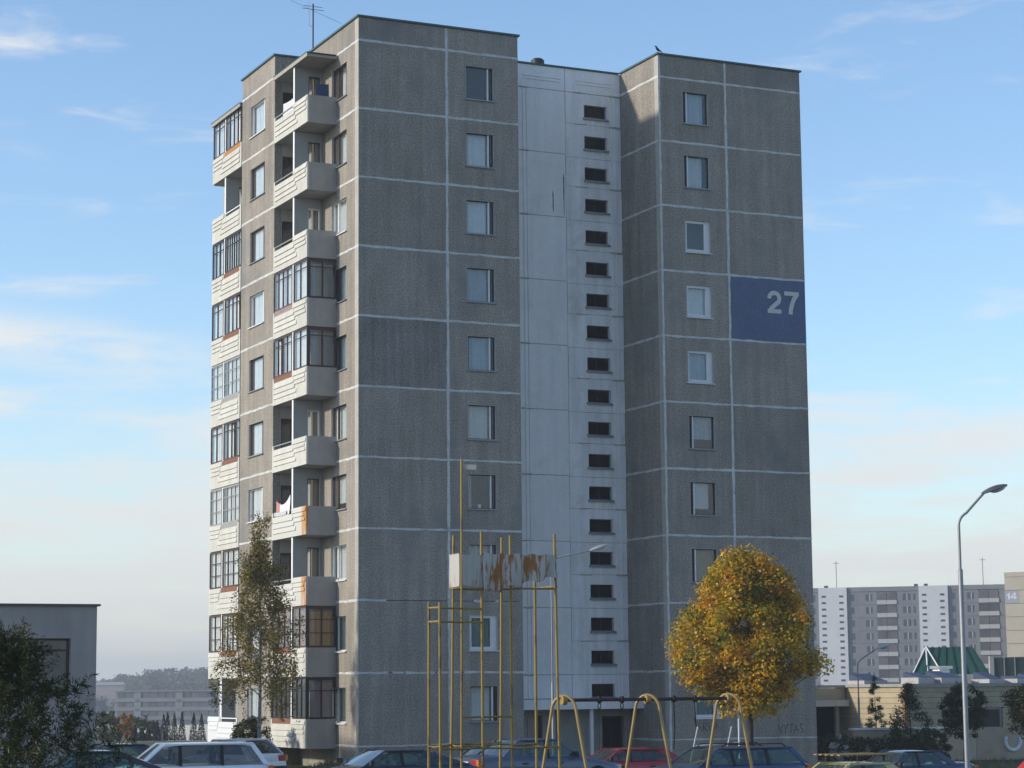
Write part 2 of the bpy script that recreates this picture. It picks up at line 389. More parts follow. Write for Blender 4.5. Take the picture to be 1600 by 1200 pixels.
def window(F, a0, a1, z0, z1, style, curtain=None, flip=False, parent=None, sill=True, lift=0, part=None, casing=True, cname=''):
    """window: frame mesh with pane, sill, reveal and curtain as its parts"""
    w_, h_ = a1-a0, z1-z0; pr = parent or B; o = F.p(a0, 0, z0)
    def fl(mb):
        if flip: mb.v = [(w_-a, n, z) for a, n, z in mb.v]
        return F.conv(mb)
    MU = .64 if F is FS else .16
    fm = {'wood': DFR, 'pvc': WFR, 'side': BFR, 'sidew': WFR}[style]
    def mkf():
        mb = MB(); t_ = .04 if style == 'wood' else (.085 if style == 'pvc' else .05)
        mb.ring(.002, w_-.002, .002, h_-.002, t_, w_-t_, t_, h_-t_, -.17, -.09)
        if style == 'wood': mb.box(w_*.86, w_*.9, -.165, -.095, t_, h_-t_)
        elif style == 'pvc': mb.ring(.09, w_-.24, .09, h_-.09, .13, w_-.28, .13, h_-.13, -.15, -.08); mb.box(w_-.235, w_-.09, -.15, -.1, .09, h_-.09)
        else: mb.box(w_*MU, w_*MU+.08, -.16, -.085, t_, h_-t_)
        return fl(mb).mesh('window', fm)
    k = (id(F), round(w_, 3), round(h_, 3), style, flip)
    o_ = link('window', shared(('win',)+k, mkf), pr, o)
    def mkp():
        mb = MB(); mb.box(.02, w_-.02, -.135, -.13, .02, h_-.02); return fl(mb).mesh('pane', GLASS)
    link('pane', shared(('pane',)+k, mkp), o_, o)
    if style == 'wood':
        def mkm():
            mb = MB(); mb.box(w_*.8, w_*.845, -.17, -.07, .03, h_-.03); return fl(mb).mesh('mullion', WFR)
        link('mullion', shared(('mul',)+k, mkm), o_, o)
    if casing:
        def mkc():
            mb = MB(); mb.ring(-.0, w_+.0, -.0, h_+.0, .012, w_-.012, .0118, h_-.012, -.09, .003)
            return F.conv(mb).mesh('reveal', REV)
        link('reveal', shared(('rev',)+k, mkc), o_, o)
    if sill:
        sm_ = WFR if style in ('pvc', 'sidew') else SILL
        def mks():
            mb = MB(); mb.hexa([(-.04, .07, -.055), (w_+.04, .07, -.055), (w_+.04, -.1, -.03), (-.04, -.1, -.03),
                                (-.04, .07, -.02), (w_+.04, .07, -.02), (w_+.04, -.1, .012), (-.04, -.1, .012)])
            return F.conv(mb).mesh('sill', sm_)
        link('sill', shared(('sill',)+k, mks), o_, o)
    if curtain:
        m_, x0, x1, zb = curtain
        def mku(): return fl(curtain_mesh(w_*(x1-x0), h_*(1-zb), m_)).mesh('curtain', m_, 60)
        def mku():
            mb = curtain_mesh(w_*(x1-x0), h_*(1-zb), m_); mb.v = [(a+w_*x0, n-.24, z+h_*zb) for a, n, z in mb.v]
            return fl(mb).mesh('curtain', m_, 60)
        link('curtain', shared(('cur', m_.name, x0, x1, zb)+k, mku), o_, o)
    if part: part(o_)
    return o_

# inner core so that no light leaks through the block
mb = MB(); mb.box(.75, W1-.3, .75, YB, -3.5, 28.6); mb.box(W1-.3, R0+.75, D+.75, YB, -3.5, 28.6)
mb.box(R0+.75, R1-.35, .75, YB, -3.5, 28.6); mb.box(-PX+.75, .75, Y1+.75, Y2-.4, -3.5, 28.6)
link('inner_core', mb.mesh('inner_core', DARK), B, (0, 0, 0))
mb = MB(); mb.box(.2, R1-.2, D+.3, YB-.1, 28.62, 28.7); mb.box(.2, W1-.2, .2, D+.3, 28.62, 28.7); mb.box(R0+.2, R1-.2, .2, D+.3, 28.62, 28.7); mb.box(-PX+.2, .2, Y1+.2, Y2-.2, 28.62, 28.7)
link('roof_deck', mb.mesh('roof_deck', mat('roofing_felt', (.06, .06, .06), .95)), B, (0, 0, 0))

WZ0, WZ1 = .87, 2.26
LW = {9: ('wood', None), 8: ('wood', (CW, .03, .8, 0)), 7: ('wood', (CW, .03, .8, 0)), 6: ('wood', (CS3, .03, .8, 0)), 5: ('wood', (CS3, .15, .97, 0)),
      4: ('wood', (CS2, .03, .8, 0)), 3: ('wood', (CS, .03, .2, 0)), 2: ('wood', (CS3, .03, .97, 0)), 1: ('pvc', (CG, .05, .95, 0)), 0: ('wood', (CW, .03, .8, 0))}
RW = {9: ('wood', (CS, .12, .9, 0)), 8: ('wood', (CS2, .2, .9, 0)), 7: ('pvc', None), 6: ('pvc', (CW, .03, .97, 0)), 5: ('pvc', (CS3, .05, .95, .0)),
      4: ('wood', (CS3, .03, .97, .3)), 3: ('wood', (CS2, .2, .8, .2)), 2: ('wood', (CT, .03, .97, 0)), 1: ('wood', (CS, .03, .97, 0)), 0: ('pvc', (CG, .05, .95, 0))}
for k in range(10):
    z = ST*k
    panel(FF, 0, M1, z, z+ST, m=AGGD if k == 5 else AGG)
    panel(FF, M1, W1, z, z+ST, hole=(4.69, 5.93, z+WZ0, z+WZ1)); window(FF, 4.69, 5.93, z+WZ0, z+WZ1, *LW[k])
    panel(FF, R0, M2, z, z+ST, hole=(14.85, 16.1, z+WZ0, z+WZ1)); window(FF, 14.85, 16.1, z+WZ0, z+WZ1, *RW[k], flip=RW[k][0] == 'wood')
    panel(FF, M2, R1, z, z+ST, m=AGGB if k == 6 else AGG)
for a0, a1 in ((0, M1), (M1, W1), (R0, M2), (M2, R1)):
    panel(FF, a0, a1, 28, HT); panel(FF, a0, a1, -3.2, 0)
for k in range(11):
    z = ST*k; jw = .042 if k else .03
    if k in (1, 2):      # worn away in places
        segs = ((0, 1.25), (1.42, 1.9), (1.96, 3.2), (3.3, 4.4), (4.46, W1)) if k == 1 else ((0, 1.15), (3.75, 4.0), (4.9, 5.2), (5.85, 6.0))
        for a0, a1 in segs: strip(FF, a0, a1, z-jw, z+jw)
    else: strip(FF, 0, W1, z-jw, z+jw)
    strip(FF, R0, R1, z-jw, z+jw)
for a in (M1, M2):
    strip(FF, a-.055, a+.055, 0 if a == M1 else -2, HT-.02, .0075)
strip(FF, R0+.0, R0+.09, -2, HT-.02, .0075)
# lit side of the near wing (X = 0)
SW = {9: ('side', (CW, .4, .6, 0)), 8: ('side', (CW, .3, .75, .0)), 7: ('sidew', (CW, .25, .98, 0)), 6: ('side', (CS, .02, .98, 0)), 5: ('side', (CS, .02, .98, 0)),
      4: ('side', (CW, .3, .95, 0)), 3: ('side', (CW, .35, .9, .2)), 2: ('sidew', (CW, .3, .9, 0)), 1: ('sidew', (CG, .02, .98, 0)), 0: ('sidew', (CG, .02, .98, 0))}
for k in range(10):
    z = ST*k
    panel(FS, .38, 4.27, z, z+ST, hole=(1.32, 3.05, z+WZ0, z+WZ1)); window(FS, 1.32, 3.05, z+WZ0, z+WZ1, *SW[k])
    panel(FS, 4.27, Y1+.3, z, z+ST, m=LOGW)
    panel(FP, Y1, Y2, z, z+ST, hole=(7.86, 9.82, z+WZ0, z+WZ1)); window(FP, 7.86, 9.82, z+WZ0, z+WZ1, 'side' if k % 3 else 'sidew', (CW, .03, .97, 0))
    panel(FR, .3, D+.3, z, z+ST)
    # end of the front panel as a smooth corner band
    panel(FS, .3, .38, z, z+ST, m=SMOOTH, gap=.004)
    # step wall beside the near loggia, with a balcony door
    panel(FN, -PX+.3, 0, z, z+ST, m=GREYP, hole=(-.9, -.36, z+.1, z+2.2))
    dm = shared(('door',), lambda: FN.conv(MB().ring(0, .54, 0, 2.1, .07, .47, .55, 2.02, -.16, -.1)).mesh('balcony_door', BFR))
    d_ = link('balcony_door', dm, B, FN.p(-.9, 0, z+.1))
    link('pane', shared(('doorp',), lambda: FN.conv(MB().box(.06, .48, -.135, -.13, .5, 2.05)).mesh('pane', GLASS)), d_, FN.p(-.9, 0, z+.1))
    panel(FY2, -PX+.3, 0, z, z+ST, m=GREYP)
    panel(FS, Y2, YB, z, z+ST, m=LOGW)
for F, a0, a1 in ((FS, .38, Y1+.3), (FP, Y1, Y2), (FR, .3, D+.3), (FN, -PX+.3, 0), (FY2, -PX+.3, 0), (FS, Y2, YB)):
    panel(F, a0, a1, 28, HT); panel(F, a0, a1, -3.2, 0)
panel(FS, .3, .38, 28, HT, m=SMOOTH, gap=.004); panel(FS, .3, .38, -3.2, 0, m=SMOOTH, gap=.004)
mb = MB(); mb.box(-.004, .02, .004, .4, -3, HT-.03); link('corner_band', mb.mesh('corner_band', SMOOTH), B)
mb = MB(); mb.box(R0-.004, R0+.02, .004, .34, -3, HT-.03); link('corner_band', mb.mesh('corner_band', SMOOTH), B)
for k in range(11):
    z = ST*k
    strip(FS, 0, 2.5, z-.045, z+.045, .0075); strip(FP, Y1, Y2, z-.045, z+.045); strip(FR, 0, D, z-.045, z+.045, .0075)
# hidden walls closing the block
FB = Fr((0, YB, 0), (1, 0, 0), (0, 1, 0)); FL = Fr((W1, 0, 0), (0, 1, 0), (1, 0, 0))
for k in range(10):
    for q in range(6): panel(FB, R1/6*q, R1/6*(q+1), ST*k, ST*k+ST)
    panel(FE, .3, 6, ST*k, ST*k+ST); panel(FE, 6, 11.6, ST*k, ST*k+ST); panel(FE, 11.6, YB-.3, ST*k, ST*k+ST)
    panel(FL, .3, D+.3, ST*k, ST*k+ST)
for F, a0, a1 in ((FB, 0, R1), (FE, .3, YB-.3), (FL, .3, D+.3)):
    panel(F, a0, a1, 28, HT); panel(F, a0, a1, -3.2, 0)
# flashing round the parapet
mb = MB(); e = .07; zc0, zc1 = HT, HT+.075
mb.box(-e, W1+e, -e, .36, zc0, zc1); mb.box(-e, .36, .36, Y1-.07, zc0, zc1); mb.box(W1-.36, W1+e, .36, D-.07, zc0, zc1)
link('roof_flashing', mb.mesh('roof_flashing', CAP), B)
mb = MB(); mb.box(R0-e, R1+e, -e, .36, zc0, zc1); mb.box(R0-e, R0+.36, .36, D-.07, zc0, zc1); mb.box(R1-.36, R1+e, .36, YB, zc0, zc1)
link('roof_flashing', mb.mesh('roof_flashing', CAP), B)
mb = MB(); mb.box(W1+e+.002, R0-e-.002, D-e, D+.36, zc0-.01, zc1-.02); link('roof_flashing', mb.mesh('roof_flashing', CAP), B)
mb = MB(); mb.box(-PX-e, .3, Y1-e, Y1+.36, zc0-.001, zc1-.004); mb.box(-PX-e, -PX+.36, Y1+.36, Y2+e, zc0-.001, zc1-.004); mb.box(-PX+.36, .3, Y2-.3, Y2+e, zc0-.001, zc1-.004)
mb.box(-e, .36, Y2+e, YB, zc0-.001, zc1-.004); mb.box(.36, R1-.4, YB-.36, YB+e, zc0, zc1)
link('roof_flashing', mb.mesh('roof_flashing', CAP), B)

# white stair bay -------------------------------------------------
VJ = 10.96; WX0, WX1 = 11.88, 12.99
tops = [1.5+ST*i for i in range(10)]       # left column joints at 27.9, 25.1 ...
lz = [27.9-ST*i for i in range(10)]+[1.7]
for z1, z0 in zip(lz, lz[1:]): panel(FW, W1+.05, VJ, z0, z1, m=WHITE, gap=.014)
panel(FW, W1+.05, VJ, 27.9, HT-.01, m=WHITE, gap=.014); panel(FW, VJ, R0, 27.9, HT-.01, m=WHITE, gap=.014)
rz_ = [27.9, 26.5]+[26.5-ST*i for i in range(1, 9)]+[1.7]
wins = [(26.8-1.394*j, 27.4-1.394*j) for j in range(19)]
for z1, z0 in zip(rz_, rz_[1:]):
    mine = [w_ for w_ in wins if z0-.02 < (w_[0]+w_[1])/2 < z1]
    # split into one course per window so that each plate has one opening
    cuts = [z1]+[(a[0]+b[1])/2 for a, b in zip(mine, mine[1:])]+[z0]
    for (c1, c0), w_ in zip(zip(cuts, cuts[1:]), mine):
        panel(FW, VJ, R0, c0, c1, m=WHITE2, gap=.014 if c0 in (z0,) else .002, hole=(WX0, WX1, max(c0+.05, w_[0]), w_[1]))
for j, (a, b) in enumerate(wins):
    def mkf():
        mb = MB(); mb.ring(0, WX1-WX0, 0, .6, .04, WX1-WX0-.04, .04, .56, -.24, -.18); mb.box(.52, .56, -.23, -.185, .04, .56)
        return FW.conv(mb).mesh('window', DFR)
    o = FW.p(WX0, 0, a); ow = link('window', shared(('stw',), mkf), B, o)
    link('pane', shared(('stp',), lambda: FW.conv(MB().box(.02, WX1-WX0-.02, -.21, -.205, .02, .58)).mesh('pane', SGLASS)), ow, o)
    link('sill', shared(('sts',), lambda: FW.conv(MB().hexa([(-.05, .09, -.06), (1.18, .09, -.06), (1.18, -.16, -.02), (-.05, -.16, -.02), (-.05, .09, .02), (1.18, .09, .02), (1.18, -.16, .075), (-.05, -.16, .075)])).mesh('sill', SILL)), ow, o)
# backing behind the open joints, pilaster fillets and ledges
mb = MB(); mb.box(W1+.05, WX0-.01, D+.03, D+.3, 1.7, HT-.05); mb.box(WX1+.01, R0, D+.03, D+.3, 1.7, HT-.05)
link('joint_backing', mb.mesh('joint_backing', GROOVE), B)
for xa, xb in ((8.9, 8.97), (9.08, 9.13), (13.17, 13.24), (13.36, 13.41)):
    for z1, z0 in zip(lz, lz[1:]):
        mb = MB(); mb.box(xa, xb, D-.03, D+.01, z0+.06, z1-.06); link('pilaster_fillet', mb.mesh('pilaster_fillet', WHITE), B)
for xa, xb in ((8.95, 10.75), (11.5, 13.2)):
    for zz in (28.28, 28.42):
        mb = MB(); mb.box(xa, xb, D-.03, D+.01, zz, zz+.06); link('cornice_fillet', mb.mesh('cornice_fillet', WHITE), B)
LEDGE = mat('stained_ledge', (.42, .4, .35), .95, noise=.2, nscale=3, stain=(.25, .19, .11), stainamt=.7, stainscale=2.2)
for z in rz_[:-1]: strip(FW, VJ+.45, VJ+1.0, z-.025, z+.025, .012, LEDGE, 'joint_ledge', .015)
for z in rz_[:-1]: strip(FW, 13.12, R0-.02, z-.035, z+.035, .034, LEDGE, 'joint_ledge', .015)
for z in lz[:-1]: strip(FW, W1+1.7, 9.15, z-.03, z+.03, .034, LEDGE, 'joint_ledge', .015)
RUST = mat('rust_streak', (.17, .085, .02), .9, noise=.3, nscale=9); SOOT = mat('dark_streak', (.03, .022, .015), .9)
for x, za, zb_, wd in ((10.83, 24.24, 22.35, .09), (10.31, 23.46, 22.45, .085)):
    f = lambda a, zz, d: FW.p(a, d, zz)
    mb = MB(); mb.poly([(x, za-.3), (x+wd*.5, za-.75), (x+wd*.32, zb_), (x+wd*.12, zb_+.1), (x-wd*.1, za-.7)], f, -.01, .004); link('rust_streak', mb.mesh('rust_streak', RUST), B)
    mb = MB(); mb.poly([(x, za), (x+wd*.45, za-.2), (x+wd*.4, za-.7), (x+wd*.15, za-.95), (x-wd*.1, za-.2)], f, -.01, .007); link('soot_streak', mb.mesh('soot_streak', SOOT), B)
# roof vent and entrance
mb = MB(); mb.tube([(10.4, 5, 28.7), (10.4, 5, 29.35), (10.4, 5, 29.36), (10.4, 5, 29.62), (10.4, 5, 29.7)], [.16, .16, .3, .3, .2], 14)
link('roof_vent', mb.mesh('roof_vent', DFR, 40), B)
mb = MB(); mb.box(W1+.02, R0+.0, 2.28, D+.0, 1.3, 1.66); mb.box(W1+.02, R0, 2.2, 2.28, 1.27, 1.69); link('entrance_canopy', mb.mesh('entrance_canopy', WHITE), B)
ENT = mat('entrance_panel', (.34, .34, .33), .9, noise=.12, nscale=2, streak=.12)
gy = g(11, 3)
for a0, a1, h in ((W1+.05, 8.85, None), (8.85, 10.2, (9.2, 9.55, -.6, 1.0)), (10.25, 12.2, None), (12.2, 13.55, (12.35, 13.4, -1.2, .95)), (13.55, R0, None)):
    panel(FW, a0, a1, -3, 1.3, m=ENT, hole=h, name='entrance_panel')
link('entrance_door', FW.conv(MB().ring(12.35, 13.4, gy, .95, 12.43, 13.32, gy+.9, .87, -.25, -.2).box(12.86, 12.9, -.24, -.2, gy, .9)).mesh('entrance_door', DFR), B, FW.o)
mb = MB(); mb.box(9.2, 9.55, D+.2, D+.22, -.6, 1.0); link('entrance_window', mb.mesh('entrance_window', GLASSG), B)
for x in (11.33,):
    mb = MB(); mb.box(x-.07, x+.07, 2.42, 2.56, gy-.2, 1.3); link('canopy_column', mb.mesh('canopy_column', WFR), B)
mb = MB(); mb.box(W1, R0, D-.4, D+.0, gy-.1, gy+.14); link('entrance_step', mb.mesh('entrance_step', KERB), B)
for F, a0, a1, z0, z1 in ((FR, .8, 1.62, -.66, -.4), (FS, 1.57, 2.37, -.7, -.44)):
    mb = MB(); mb.ring(a0, a1, z0, z1, a0+.05, a1-.05, z0+.04, z1-.04, -.01, .02); bo = link('basement_window', F.conv(mb).mesh('basement_window', GFR), B, F.o)
    mb = MB(); mb.box(a0+.05, a1-.05, -.01, .006, z0+.04, z1-.04); link('pane', F.conv(mb).mesh('pane', DARK), bo, F.o)

# number 27 and spray paint
NUM = mat('number_paint', (.58, .58, .56), .9, noise=.06, nscale=4)
ff = lambda a, z, d: FF.p(a, d, z)
s_ = .19
arc = [(19.21+.255*math.cos(R(t_)), 18.735+.24*math.sin(R(t_))) for t_ in range(185, -41, -15)]
mb = MB(); mb.ribbon(arc+[(19.26, 18.47), (19.06, 18.31), (18.98, 18.175)], s_, ff, -.01, .006); mb.box(18.86, 19.55, -.0068, .01, 18.08, 18.26)
link('house_number_digit', mb.mesh('house_number_digit', NUM), B)
mb = MB(); mb.box(19.72, 20.46, -.0068, .01, 18.9, 19.08); mb.ribbon([(20.34, 18.93), (20.2, 18.76), (20.09, 18.5), (20.03, 18.26), (20.01, 18.08)], s_+.01, ff, -.01, .006)
link('house_number_digit', mb.mesh('house_number_digit', NUM), B)
SPR = mat('black_spray_paint', (.05, .05, .052), .9, noise=.2, nscale=20)
def graf(strokes, x, z, sc, wd):
    mb = MB()
    for i, s in enumerate(strokes): mb.ribbon([(x+a*sc, z+b*sc) for a, b in s], wd, ff, -.01, .004+.0006*i)
    link('graffiti', mb.mesh('graffiti', SPR), B)
graf([[(0, 1), (.35, 0), (.55, .95)], [(.7, 1), (.95, .55)], [(1.25, 1.05), (.95, .5), (.85, -.1)], [(1.3, .9), (2.0, 1.0)], [(1.65, .95), (1.6, .05)],
      [(2.0, 0), (2.3, .9), (2.6, .05)], [(2.1, .4), (2.55, .42)], [(3.2, .85), (2.95, 1), (2.8, .75), (3.1, .45), (3.15, .15), (2.85, .05)]], 18.88, .17, .38, .028)
graf([[(0, 0), (.3, 1), (.6, 0)], [(.12, .4), (.5, .4)], [(.8, 0), (.9, .9), (1.3, .85), (1.2, .5), (.9, .45), (1.35, 0)], [(1.6, .9), (1.7, .1), (2.2, .2)], [(2.4, .1), (2.6, .9), (2.9, .3)]], 14.95, .33, .36, .026)

# balconies -------------------------------------------------------
RUSTC = rustpaint('rusty_cream_parapet', (.56, .545, .49), (.3, .12, .02), 1.6, .38, .56, (1, 3.2, .3), ymask=(3.15, 2.75))
GL_STY = {'brown': (BFR, 2, 4, 2, (.77,)), 'grid': (GFR, 2, 4, 2, (.36, .7)), 'narrow': (DFR, 3, 7, 3, (.72,)), 'three': (BFR, 2, 3, 2, (.33, .66)), 'dark': (DFR, 3, 4, 2, (.66,))}
def balcony(F, z, k, col, glz=None, infill=None, pm=CREAM, curtains=CW, endcur=None, opened=None, label=None):
    o = F.p(0, 0, z)
    key = (id(F), pm.name)
    E = PX+.035      # outer face of the parapet
    bm_ = shared(('slab', id(F)), lambda: F.conv(MB().box(2.5, Y1-.01, .0, E-.08, -.12, .0)).mesh('balcony', GREYP))
    b = link('balcony', bm_, B, o)
    if label: b['label'] = label
    f = lambda a, zz, d: F.v(a, d, zz)
    def front():
        return MB().poly([(2.45, -.11), (Y1-.005, -.11), (Y1-.005, 1.0), (6.45, 1.0), (6.45, .82), (4.2, .82), (4.2, 1.03), (2.45, 1.03)], f, E-.08, E).mesh('front_panel', pm)
    link('front_panel', shared(('front',)+key, front), b, o)
    for a0, a1, z0, z1 in ((4.0, 6.4, .57, .78), (3.86, 6.4, .34, .53), (3.66, 6.4, .13, .3), (2.5, 4.12, .82, .99), (2.66, 3.95, .64, .785), (2.58, 3.86, .455, .61)):
        def rib(a0=a0, a1=a1, z0=z0, z1=z1):
            h = z1-z0; L = a1-a0
            return MB().hexa([F.v(0, E-.01, 0), F.v(L, E-.01, 0), F.v(L, E+.04, 0), F.v(0, E+.04, 0), F.v(.0, E-.01, h), F.v(L, E-.01, h), F.v(L, E+.012, h), F.v(.0, E+.012, h)]).mesh('rib', pm)
        link('rib', shared(('rib', a0, z0)+key, rib), b, o+F.A*a0+Vector((0, 0, z0)))
    em = GREYP if pm is not CREAMW else CREAMW
    link('end_panel', shared(('end', id(F), em.name), lambda: F.conv(MB().box(2.45, 2.53, .004, E-.082, -.13, 1.02)).mesh('end_panel', em)), b, o)
    # cross wall with its own window opening, lit white edge
    FX = Fr((0, 0, 0), F.N, -F.A)
    link('cross_wall', shared(('cross', id(F)), lambda: FX.conv(MB().ring(.004, PX-.03, -.0, 2.665, .1, .62, .72, 2.28, -4.27, -4.15)).mesh('cross_wall', LOGW)), b, o)
    link('wall_edge', shared(('edge', id(F)), lambda: F.conv(MB().box(4.13, 4.29, PX-.03, PX-.005, .0, 2.665)).mesh('wall_edge', FIN)), b, o)
    lm = [BFR, WFR, DFR][k % 3]
    wo_ = shared(('xw', id(F), lm.name), lambda: FX.conv(MB().ring(.1, .62, .72, 2.28, .14, .58, .77, 2.23, -4.25, -4.19).box(.42, .45, -4.24, -4.195, .77, 2.23)).mesh('cross_window', lm))
    link('cross_window', wo_, b, o)
    link('pane', shared(('xp', id(F)), lambda: FX.conv(MB().box(.12, .6, -4.22, -4.215, .74, 2.26)).mesh('pane', GLASS)), b, o)
    def xc():
        mb = curtain_mesh(.27, 1.5, CT); mb.v = [(a+.12, n-4.3, zz+.75) for a, n, zz in mb.v]; return FX.conv(mb).mesh('curtain', CT, 60)
    link('curtain', shared(('xc', id(F)), xc), b, o)
    if not glz:
        link('handrail', shared(('rail', id(F)), lambda: F.conv(MB().box(4.2, 6.46, E-.07, E-.02, .96, 1.0)).mesh('handrail', FIN if k % 2 else GFR)), b, o)
        return b
    fm, nr, nl, ne, tr = GL_STY[glz]; t_ = .045; n0, n1 = E-.075, E-.02; top = 2.66
    def frame():
        mb = MB()
        secs = [(2.47, 4.12, 1.04, nr), (4.3, 6.58, 1.04, nl)]
        for a0, a1, z0, n in secs:
            mb.box(a0, a1, n0, n1, z0, z0+.06); mb.box(a0, a1, n0, n1, top-.07, top)
            for i in range(n+1):
                a = a0+(a1-a0-t_)*i/n; mb.box(a, a+t_, n0-.002, n1+.004, z0+.06, top-.07)
            for q in tr:
                zz = z0+(top-z0)*q; mb.box(a0, a1, n0+.01, n1-.006, zz, zz+.035)
        return F.conv(mb).mesh('glazing_frame', fm)
    gf = link('glazing_frame', shared(('gf', id(F), glz), frame), b, o)
    efm = fm if fm is not GFR else GFR
    def eframe():
        mb = MB(); x0, x1 = .02, E-.09; 
        def bx(x0, x1, z0, z1, d=0): mb.box(2.455-d, 2.51+d, x0, x1, z0, z1)
        bx(x0, x1, 1.03, 1.1); bx(x0, x1, top-.12, top)
        for i in range(ne+1):
            a = x0+(x1-x0-.06)*i/ne; bx(a, a+.06, 1.1, top-.12, .003)
        for q in tr: zz = 1.05+(top-1.05)*q; bx(x0, x1, zz, zz+.035, -.008)
        return F.conv(mb).mesh('end_glazing_frame', efm)
    link('end_glazing_frame', shared(('egf', id(F), glz), eframe), b, o)
    for a0, a1, n in ((2.47, 4.12, nr), (4.3, 6.58, nl)):
        for i in range(n):
            if opened is not None and a0 > 4 and i == opened: continue
            wv = (a1-a0)/n
            link('pane', shared(('gp', id(F), round(wv, 3)), lambda: F.conv(MB().box(.02, wv-.02, E-.05, E-.045, 1.06, top-.03)).mesh('pane', GLASS)), b, o+F.A*(a0+wv*i))
    for i in range(ne):
        wv = (E-.11)/ne
        link('pane', shared(('ep', id(F), ne), lambda: F.conv(MB().box(2.48, 2.485, .02, wv-.02, 1.06, top-.06)).mesh('pane', GLASS)), b, o+F.N*(.02+wv*i))
    if infill is not None:
        link('infill_board', shared(('inf', id(F), infill.name), lambda: F.conv(MB().box(4.22, 6.44, E-.07, E-.015, .825, 1.038)).mesh('infill_board', infill)), b, o)
    if curtains is not None:
        for a0, a1 in ((2.6, 4.05), (4.4, 6.45)):
            if opened is not None and a0 > 4:
                wv = (6.58-4.3)/nl; cut = 4.3+wv*opened; segs = [(a0, cut), (cut+wv, a1)]
            else: segs = [(a0, a1)]
            for s0, s1 in segs:
                if s1-s0 < .1: continue
                def cm():
                    mb = curtain_mesh(s1-s0, 1.62, curtains); mb.v = [(a+s0, n+E-.16, zz+1.0) for a, n, zz in mb.v]; return F.conv(mb).mesh('curtain', curtains, 60)
                link('curtain', shared(('bc', id(F), curtains.name, round(s0, 2), round(s1, 2)), cm), b, o)
    if endcur is not None:
        def ec():
            mb = curtain_mesh(.95, 1.45, endcur); mb.v = [(2.62+n, a+.1, zz+1.0) for a, n, zz in mb.v]; return F.conv(mb).mesh('curtain', endcur, 60)
        link('curtain', shared(('ec', id(F), endcur.name), ec), b, o)
    return b
FBN = Fr((0, 0, 0), (0, 1, 0), (-1, 0, 0)); FBF = Fr((0, 17.6, 0), (0, -1, 0), (-1, 0, 0))
BRB = mat('brown_board', (.22, .1, .06), .8, noise=.15, nscale=5); PKB = mat('faded_board', (.3, .23, .22), .85, noise=.2, nscale=5); ORB = mat('orange_board', (.4, .19, .06), .8, noise=.15, nscale=5); GYB = mat('grey_board', (.32, .32, .31), .85, noise=.1, nscale=4)
CSH = curt('veranda', (.86, .86, .86)); CGR = curt('grey_net', (.34, .34, .34))
NEAR = {9: {}, 8: {}, 7: {}, 6: dict(glz='brown', infill=PKB, curtains=CSH, endcur=CGR), 5: dict(glz='brown', infill=BRB, curtains=CSH, opened=2, endcur=CGR), 4: {},
        3: dict(pm=RUSTC), 2: dict(pm=RUSTC), 1: dict(glz='three', infill=BRB, curtains=CP, endcur=CO), 0: dict(glz='dark', infill=BRB, curtains=None, endcur=CP)}
FAR = {9: dict(glz='brown', infill=ORB, curtains=CSH, opened=3), 8: {}, 7: dict(glz='narrow', infill=BRB, curtains=CSH), 6: dict(glz='brown', infill=BRB, curtains=CSH, opened=3), 5: dict(glz='grid', infill=GYB, curtains=CSH),
       4: dict(glz='brown', infill=BRB, curtains=CSH, opened=2), 3: dict(glz='grid', infill=GYB, curtains=CSH), 2: dict(glz='three', infill=BRB, curtains=CSH), 1: dict(glz='three', infill=BRB, curtains=CSH, opened=2), 0: dict(pm=CREAMW)}
for k in range(10):
    balcony(FBN, ST*k, k, 'near', **NEAR[k]); balcony(FBF, ST*k, k+1, 'far', **FAR[k])
for F in (FBN, FBF):
    mb = MB(); mb.box(2.4, Y1-.08, .0, PX+.06, 27.82, 27.93); mb.box(2.36, Y1-.08, PX+.0605, PX+.1, 27.8, 27.96); F.conv(mb); link('balcony_roof', mb.mesh('balcony_roof', GREYP), B, F.o)
    mb = MB(); mb.box(2.34, Y1-.08, .05, PX+.12, 27.962, 27.985); F.conv(mb); link('balcony_roof_flashing', mb.mesh('balcony_roof_flashing', CAP), B, F.o)

# ------------------------------------------------------------------ laundry, plants and things on the balconies
def cloth(name, label, pts, m, grp=None, sag=.03, cat='laundry'):
    """hanging cloth: pts = (top-left, top-right, drop)"""
    a, b, drop = Vector(pts[0]), Vector(pts[1]), pts[2]; n = 14; d = b-a; nn = d.cross(Vector((0, 0, 1))).normalized()
    mb = MB(); rows = []
    for j in range(7):
        t_ = j/6; rows.append([a+d*(i/n)-Vector((0, 0, drop*t_+sag*math.sin(math.pi*i/n)))+nn*(.025*math.sin(i*1.3+j*.4)*t_+.012*math.sin(i*2.9)) for i in range(n+1)])
    rows2 = [[p+nn*.006 for p in r] for r in rows]
    mb.grid(rows); mb.grid(rows2)
    c = (a+b)/2; mb.v = [tuple(Vector(v)-c) for v in mb.v]
    return tag(link(name, mb.mesh(name, m, 60), None, c), label, cat, grp)
z9, z3 = 25.2, 8.4
cloth('bed_sheet', 'white laundry hanging in the topmost near balcony behind the parapet', ((-1.0, 6.2, z9+1.55), (-1.0, 4.9, z9+1.5), .75), curt('linen', (.62, .62, .62)))
cloth('towel', 'grey towel hanging beside the white laundry in the topmost near balcony', ((-.75, 5.3, z9+2.0), (-.75, 4.7, z9+2.0), .8), curt('greytowel', (.3, .3, .29)))
cloth('jeans', 'blue trousers drying at the end of the topmost near balcony', ((-.8, 2.75, z9+1.62), (-.25, 2.75, z9+1.62), .7), curt('denim', (.035, .07, .15)))
